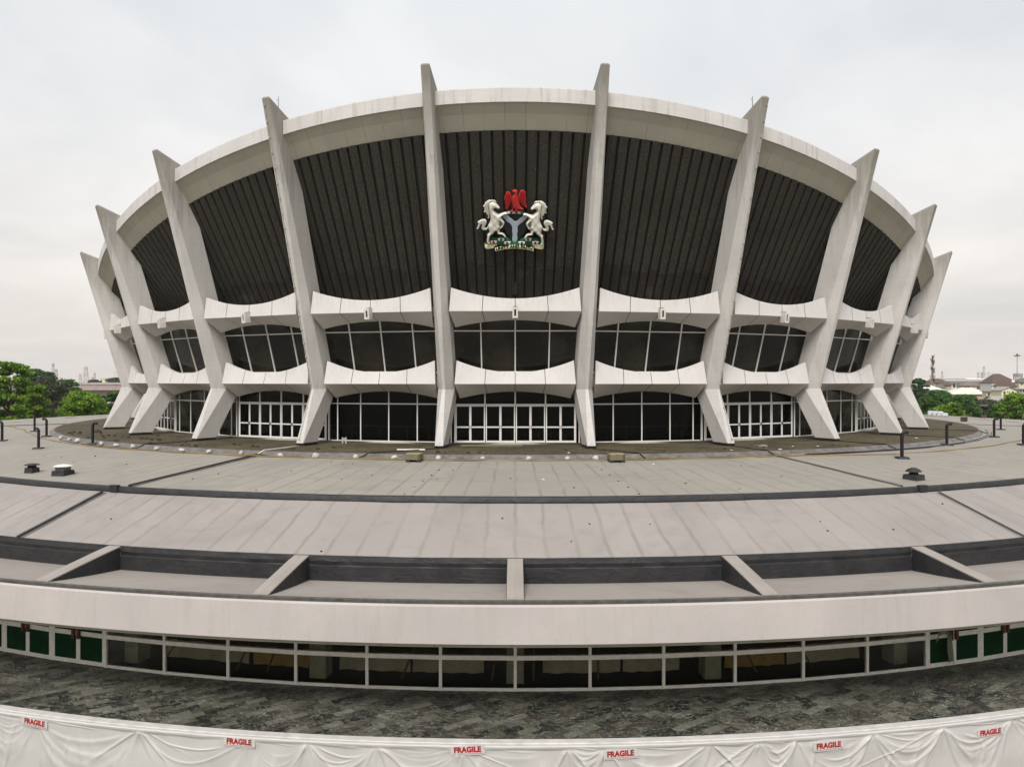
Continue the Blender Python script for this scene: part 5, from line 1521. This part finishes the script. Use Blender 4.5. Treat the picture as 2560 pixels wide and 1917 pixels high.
house('house with pale yellow wall and flat roof right of the cream roof', 2462, 2504, 977, 978.5, 372, grysheet, crw, kind='flat', win=[(0.1, 0.25, 0.8, 1.9), (0.3, 0.45, 3.0, 4.0), (0.6, 0.9, 3.0, 4.2)])
house('distant white roofed hall left of the lattice mast', 2293, 2328, 947.5, 954.5, 720, whsheet, whw, ridge=(0.3, 0.7))
house('distant long grey warehouse on the horizon behind the yellow house', 2355, 2416, 943.5, 947, 1150, hm_('hazed_grey_sheet', (0.45, 0.43, 0.41)), pale_, ridge=(0.3, 0.85), cat='warehouse')  # roof colour paled to stand in for haze at this distance
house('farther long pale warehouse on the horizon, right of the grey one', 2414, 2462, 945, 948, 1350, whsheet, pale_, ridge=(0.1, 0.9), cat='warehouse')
house('pale yellow flat roofed house on the left horizon', 247, 268, 946, 947, 800, crw, crw, kind='flat', over=0.3, win=[(0.1, 0.25, 1, 2.5), (0.6, 0.8, 1, 2.5)])
hazewin = simple('hazed_window', (0.40, 0.39, 0.39), 0.5)  # panes lightened in colour to carry the distance haze
def block(label, x0, x1, yt, Z, m, floors):
    xa, y = at(x0, Z); xb, _ = at(x1, Z); zt = zz(yt, Z); zg = gz(0, 1000)
    w = (xb - xa) / 2
    root = tag(empty('tower_block', ((xa + xb) / 2, y, zg + H)), label, 'tower block', 'tower blocks on the horizon')
    MB().box(-w, w, 0, w * 1.6, -1, zt - zg).build('wall', m, root)
    MB().box(-w * 0.4, w * 0.4, w * 0.3, w, zt - zg, zt - zg + 2.5).build('roof_house', m, root)
    hh = (zt - zg)
    for f in range(floors):
        for c in range(4):
            xx = -w + 2 * w * (c + 0.22) / 4
            MB().box(xx, xx + 2 * w * 0.13, -0.15, 0.1, hh - (f + 0.8) * hh / floors, hh - (f + 0.35) * hh / floors).build('window', hazewin, root)
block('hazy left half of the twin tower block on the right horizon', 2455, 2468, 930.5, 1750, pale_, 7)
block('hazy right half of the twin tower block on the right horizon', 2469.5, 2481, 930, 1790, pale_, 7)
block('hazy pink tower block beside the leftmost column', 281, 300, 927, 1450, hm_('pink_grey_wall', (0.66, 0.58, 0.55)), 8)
# long shed on the left
xa, y = at(180, 330); xb, _ = at(330, 330)
shed = tag(empty('long_shed', ((xa + xb) / 2, y, gz(xa, y) + H)), 'long low shed with reddish brown two tier roof behind the left trees', 'shed')
g0 = gz(xa, y); w = (xb - xa) / 2
def zl(py): return zz(py, 330) - g0
MB().box(-w, w, 3, 18, -0.5, zl(975)).build('wall', hm_('pale_pink_wall', (0.52, 0.43, 0.45)), shed)
MB().hexa([(-w, 0, zl(976)), (w, 0, zl(976)), (w, 0, zl(974.5)), (-w, 0, zl(974.5))], [(-w, 6, zl(964.5)), (w, 6, zl(964.5)), (w, 6, zl(963.6)), (-w, 6, zl(963.6))]).build('lower_roof', hm_('red_brown_sheet', (0.25, 0.18, 0.165)), shed)
MB().box(-w, w, 6.0, 6.3, zl(964.4), zl(961.5)).build('clerestory', whw, shed)
MB().hexa([(-w, 5.6, zl(961.5)), (w, 5.6, zl(961.5)), (w, 5.6, zl(960.8)), (-w, 5.6, zl(960.8))], [(-w, 14, zl(957)), (w, 14, zl(957)), (w, 14, zl(956.4)), (-w, 14, zl(956.4))]).build('upper_roof', hm_('grey_brown_sheet', (0.30, 0.245, 0.23)), shed)
for px in (214, 240, 266, 291, 316):
    x0 = at(px - 4, 330)[0] - (xa + xb) / 2; x1 = at(px + 3, 330)[0] - (xa + xb) / 2
    MB().hexa([(x0, 5.2, zl(965.9)), (x0 + 0.45, 5.2, zl(965.9)), (x1 + 0.45, 1.2, zl(973)), (x1, 1.2, zl(973))], [(x0, 5.2, zl(965.2)), (x0 + 0.45, 5.2, zl(965.2)), (x1 + 0.45, 1.2, zl(972.3)), (x1, 1.2, zl(972.3))]).build('roof_light', whw, shed)

# lattice masts
rw_ = [simple('mast_red', (0.17, 0.075, 0.06), 0.6), simple('mast_white', (0.30, 0.26, 0.235), 0.6)]
far_ = [simple('hazed_mast_red', (0.55, 0.42, 0.40), 0.6), simple('hazed_mast_white', (0.62, 0.59, 0.57), 0.6)]  # red and white both faded in the colour itself, as distance haze
def mast(label, px, yt, Z, wd, cat='mast', aer=False, t=0.16):
    x, y = at(px, Z); zg = gz(x, y); hgt = zz(yt, Z) - zg
    root = tag(empty('lattice_mast', (x, y, zg + H)), label, cat, 'lattice masts on the horizon')
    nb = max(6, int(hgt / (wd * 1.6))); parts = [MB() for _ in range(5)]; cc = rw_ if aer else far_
    for i in range(nb):
        f0, f1 = i / nb, (i + 1) / nb; mb = parts[i * 5 // nb]
        w0, w1 = wd * (1 - 0.5 * f0) / 2, wd * (1 - 0.5 * f1) / 2; z0, z1 = hgt * f0, hgt * f1
        c0 = [(-w0, -w0, z0), (w0, -w0, z0), (w0, w0, z0), (-w0, w0, z0)]; c1 = [(-w1, -w1, z1), (w1, -w1, z1), (w1, w1, z1), (-w1, w1, z1)]
        for k in range(4):
            mb.bar(c0[k], c1[k], t, t); mb.bar(c0[k], c1[(k + 1) % 4], t * 0.6, t * 0.6); mb.bar(c1[k], c1[(k + 1) % 4], t * 0.6, t * 0.6)
    for i, mb in enumerate(parts): mb.build('red_section' if i % 2 == 0 else 'white_section', cc[i % 2], root)
    if aer:
        dk = MB(); ar = MB(); rr = random.Random(3)
        for i in range(26):
            z = hgt * (1.0 - 0.62 * rr.random() ** 1.2); a = rr.random() * 6.28; d = rr.uniform(0.7, 1.5)
            ar.obox((d * math.cos(a), d * math.sin(a), z), (math.cos(a), math.sin(a), 0), (-math.sin(a), math.cos(a), 0), (0, 0, 1), 0.12, 0.22, rr.uniform(0.6, 1.1))
            ar.bar((0, 0, z), (d * math.cos(a), d * math.sin(a), z), 0.08, 0.08)
        for z, a in ((hgt - 3.6, -1.4), (hgt - 8, -2.4), (hgt - 15, -0.8), (hgt - 24, -3.0)):
            dk.obox((0.8 * math.cos(a), 0.8 * math.sin(a), z), (-math.sin(a), math.cos(a), 0), (math.cos(a), math.sin(a), 0), (0, 0, 1), 0.7, 0.3, 0.7)
        ar.build('antenna', rw_[1], root); dk.build('dish', M['pvc'], root)
mast('red and white lattice mast with many antennas above the yellow house', 2329, 889, 480, 1.0, 'mast', True, 0.2)
mast('tallest pale lattice mast on the left horizon', 212, 917, 1300, 7, t=0.7)
mast('thin tall lattice mast rising behind the dark green tree on the left', 130, 908, 1250, 4, t=0.6)
mast('short lattice mast close right of the thin tall one on the left', 137, 923, 1250, 5, t=0.8)
mast('thin pale mast left of the tallest one on the left horizon', 198, 935, 1500, 5, t=0.6)
mast('small reddish mast just left of the yellow flat roofed house', 229, 943, 1200, 4, t=0.6)
mast('slender pale mast above the small reddish one', 234, 932, 1500, 4, t=0.6)
mast('thin mast on the left half of the hazy twin tower block', 2457, 916, 1740, 4, t=0.7)
mast('faint thin mast above the long grey warehouse', 2353, 928, 1500, 4, t=0.6)
mast('faint thin mast left of the hazy twin tower block', 2443, 931, 1500, 4, t=0.6)
# high mast floodlight
x, y = at(2539.5, 400); zg = gz(x, y); hh = zz(886, 400) - zg
fm = tag(empty('floodlight_mast', (x, y, zg + H)), 'tall slim pole with a ring of floodlights before the water tank', 'light mast')
MB().tube([(0, 0, -0.3), (0, 0, hh * 0.5), (0, 0, hh)], [0.22, 0.17, 0.12], 8).build('pole', grey_metal, fm, True)
ring = MB().lathe([(0.9, hh - 0.9), (1.0, hh - 0.85), (0.9, hh - 0.8)], 16)
for i in range(8):
    a = i * math.pi / 4 + 0.2
    ring.bar((0, 0, hh - 0.5), (1.2 * math.cos(a), 1.2 * math.sin(a), hh - 0.85), 0.1, 0.1)
ring.build('headframe', grey_metal, fm)
for i in range(8):
    a = i * math.pi / 4 + 0.2
    MB().obox((1.3 * math.cos(a), 1.3 * math.sin(a), hh - 0.75), (math.cos(a), math.sin(a), -0.5), (-math.sin(a), math.cos(a), 0), (0.5 * math.cos(a), 0.5 * math.sin(a), 1), 0.16, 0.26, 0.24).build('floodlight', grey_metal, fm)
MB().tube([(0, 0, hh), (0, 0, hh + 0.8)], 0.06, 5).obox((0, 0, hh - 0.2), (1, 0, 0), (0, 1, 0), (0, 0, 1), 0.35, 0.35, 0.35).build('head_box', M['pvc'], fm)
# water tank on legs
x, y = at(2541.5, 900); zg = gz(x, y); zt = zz(933, 900) - zg; zb_ = zz(940.5, 900) - zg; rr = 20.5 / FPX * 900 / 2
wt = tag(empty('water_tank', (x, y, zg + H)), 'round water tank on slender legs behind the floodlight pole', 'water tank')
autosmooth(MB().lathe([(rr * 0.3, zb_ - 0.5), (rr, zb_), (rr, zt - 0.4), (rr * 0.3, zt)], 24).build('tank', grysheet, wt))
for i in range(8):
    a = i * math.pi / 4
    MB().tube([(rr * 0.95 * math.cos(a), rr * 0.95 * math.sin(a), 0), (rr * 0.9 * math.cos(a), rr * 0.9 * math.sin(a), zb_)], 0.35, 6).build('leg', grysheet, wt)
# satellite dish on the gabled house's roof side
x, y = at(2520, 398); z0 = zz(953.5, 398)
sd = tag(empty('satellite_dish', (x, y - 3.0, z0 + H - 3.2)), 'pale satellite dish on a slanting pole before the steep brown roof', 'satellite dish')
MB().tube([(-3.6, 0.0, -1.2), (-1.4, 0, 1.2), (-0.25, 0, 2.9)], 0.22, 6).build('pole', gw, sd)
dsh = MB().lathe([(0.05, 0.0), (0.35, 0.06), (0.62, 0.2), (0.64, 0.24), (0.3, 0.12)], 18).build('dish', whw, sd, True); dsh.location = (0, 0, 3.2); dsh.rotation_euler = (R(70), 0, R(-20)); dsh.scale = (1.15, 1.15, 1.15)

# ------------------------------------------------ air
hz_ = MB().box(-2200, 2200, -150, 2600, -16 + H, 62 + H).build('haze')
hm2 = bpy.data.materials.new('haze'); hm2.use_nodes = True; nt = hm2.node_tree
nt.nodes.remove(nt.nodes['Principled BSDF'])
pv = nt.nodes.new('ShaderNodeVolumePrincipled'); pv.inputs['Color'].default_value = (0.97, 0.96, 0.955, 1); pv.inputs['Density'].default_value = 0.00011; pv.inputs['Anisotropy'].default_value = 0.2
nt.links.new(pv.outputs[0], nt.nodes['Material Output'].inputs['Volume'])
hz_.data.materials.append(hm2)
tag(hz_, 'thin pale haze over the town', kind='stuff')

# ------------------------------------------------ sky, sun, camera
SUN_EL, SUN_AZ = R(47), R(190)     # azimuth measured from +Y, clockwise seen from above
w = bpy.data.worlds.new('World'); SC.world = w; w.use_nodes = True
nt = w.node_tree; n = nt.nodes; l = nt.links
bg = n['Background']; bg.inputs[1].default_value = 0.1
sky = n.new('ShaderNodeTexSky'); sky.sky_type = 'NISHITA'; sky.sun_disc = False; sky.sun_elevation = SUN_EL; sky.sun_rotation = SUN_AZ
sky.air_density = 1.6; sky.dust_density = 4.0
tc = n.new('ShaderNodeTexCoord'); sp = n.new('ShaderNodeSeparateXYZ'); l.new(tc.outputs['Generated'], sp.inputs[0])
# clouds: noise on the direction, flattened towards the horizon
def mth(op, a, b):
    q = n.new('ShaderNodeMath'); q.operation = op
    for i, x in enumerate((a, b)):
        if isinstance(x, (int, float)): q.inputs[i].default_value = x
        else: l.new(x, q.inputs[i])
    return q.outputs[0]
el = mth('MAXIMUM', sp.outputs[2], 0.0)
div = mth('ADD', el, 0.22)
cx_ = mth('DIVIDE', sp.outputs[0], div); cy_ = mth('DIVIDE', sp.outputs[1], div)
cb = n.new('ShaderNodeCombineXYZ'); l.new(cx_, cb.inputs[0]); l.new(cy_, cb.inputs[1])
ns = n.new('ShaderNodeTexNoise'); ns.inputs['Scale'].default_value = 1.25; ns.inputs['Detail'].default_value = 7; ns.inputs['Roughness'].default_value = 0.55; ns.inputs['Distortion'].default_value = 0.4
l.new(cb.outputs[0], ns.inputs['Vector'])
def rmp(fac, stops):
    r_ = n.new('ShaderNodeValToRGB'); e = r_.color_ramp.elements
    while len(e) < len(stops): e.new(0.5)
    for q, (p, c) in zip(e, stops): q.position = p; q.color = (*c, 1)
    l.new(fac, r_.inputs[0]); return r_.outputs[0]
base = rmp(el, [(0.0, (0.735, 0.695, 0.665)), (0.10, (0.765, 0.735, 0.715)), (0.30, (0.785, 0.785, 0.79)), (0.50, (0.755, 0.785, 0.80)), (1.0, (0.74, 0.77, 0.80))])
cl = rmp(ns.outputs['Fac'], [(0.30, (0.86, 0.885, 0.905)), (0.50, (1.0, 1.0, 1.0)), (0.70, (1.14, 1.13, 1.12))])
mx = n.new('ShaderNodeMix'); mx.data_type = 'RGBA'; mx.blend_type = 'MULTIPLY'; mx.inputs[0].default_value = 1.0
l.new(base, mx.inputs[6]); l.new(cl, mx.inputs[7])
sc_ = n.new('ShaderNodeMix'); sc_.data_type = 'RGBA'; sc_.blend_type = 'MULTIPLY'; sc_.inputs[0].default_value = 1.0; sc_.inputs[7].default_value = (5.35, 5.3, 5.25, 1)
l.new(mx.outputs[2], sc_.inputs[6])
fin = n.new('ShaderNodeMix'); fin.data_type = 'RGBA'; fin.inputs[0].default_value = 0.93
l.new(sky.outputs[0], fin.inputs[6]); l.new(sc_.outputs[2], fin.inputs[7]); l.new(fin.outputs[2], bg.inputs[0])
sl = bpy.data.lights.new('sun', 'SUN'); sl.energy = 1.5; sl.angle = R(20); sl.color = (1.0, 0.98, 0.955)
so = bpy.data.objects.new('sun', sl); COL.objects.link(so)
d = Vector((math.sin(SUN_AZ) * math.cos(SUN_EL), math.cos(SUN_AZ) * math.cos(SUN_EL), math.sin(SUN_EL)))
so.rotation_euler = (-d).to_track_quat('-Z', 'Y').to_euler(); so.location = (0, -120, 90)

cam = bpy.data.cameras.new('camera'); co = bpy.data.objects.new('camera', cam); COL.objects.link(co)
cam.sensor_width = 36; cam.lens = 1970 / 2560 * 36; cam.shift_y = -7.2 / 2560
co.location = (0, -CAMD, H); co.rotation_euler = (R(90), 0, 8 / 1970)
cam.clip_start = 0.5; cam.clip_end = 12000
SC.camera = co
SC.view_settings.view_transform = 'Standard'; SC.view_settings.look = 'None'; SC.view_settings.exposure = 1.07; SC.view_settings.gamma = 1
SC.render.engine = 'CYCLES'
SC.cycles.use_denoising = True
SC.cycles.max_bounces = 8; SC.cycles.diffuse_bounces = 4; SC.cycles.transparent_max_bounces = 12; SC.cycles.volume_bounces = 2
SC.cycles.caustics_reflective = False; SC.cycles.caustics_refractive = False
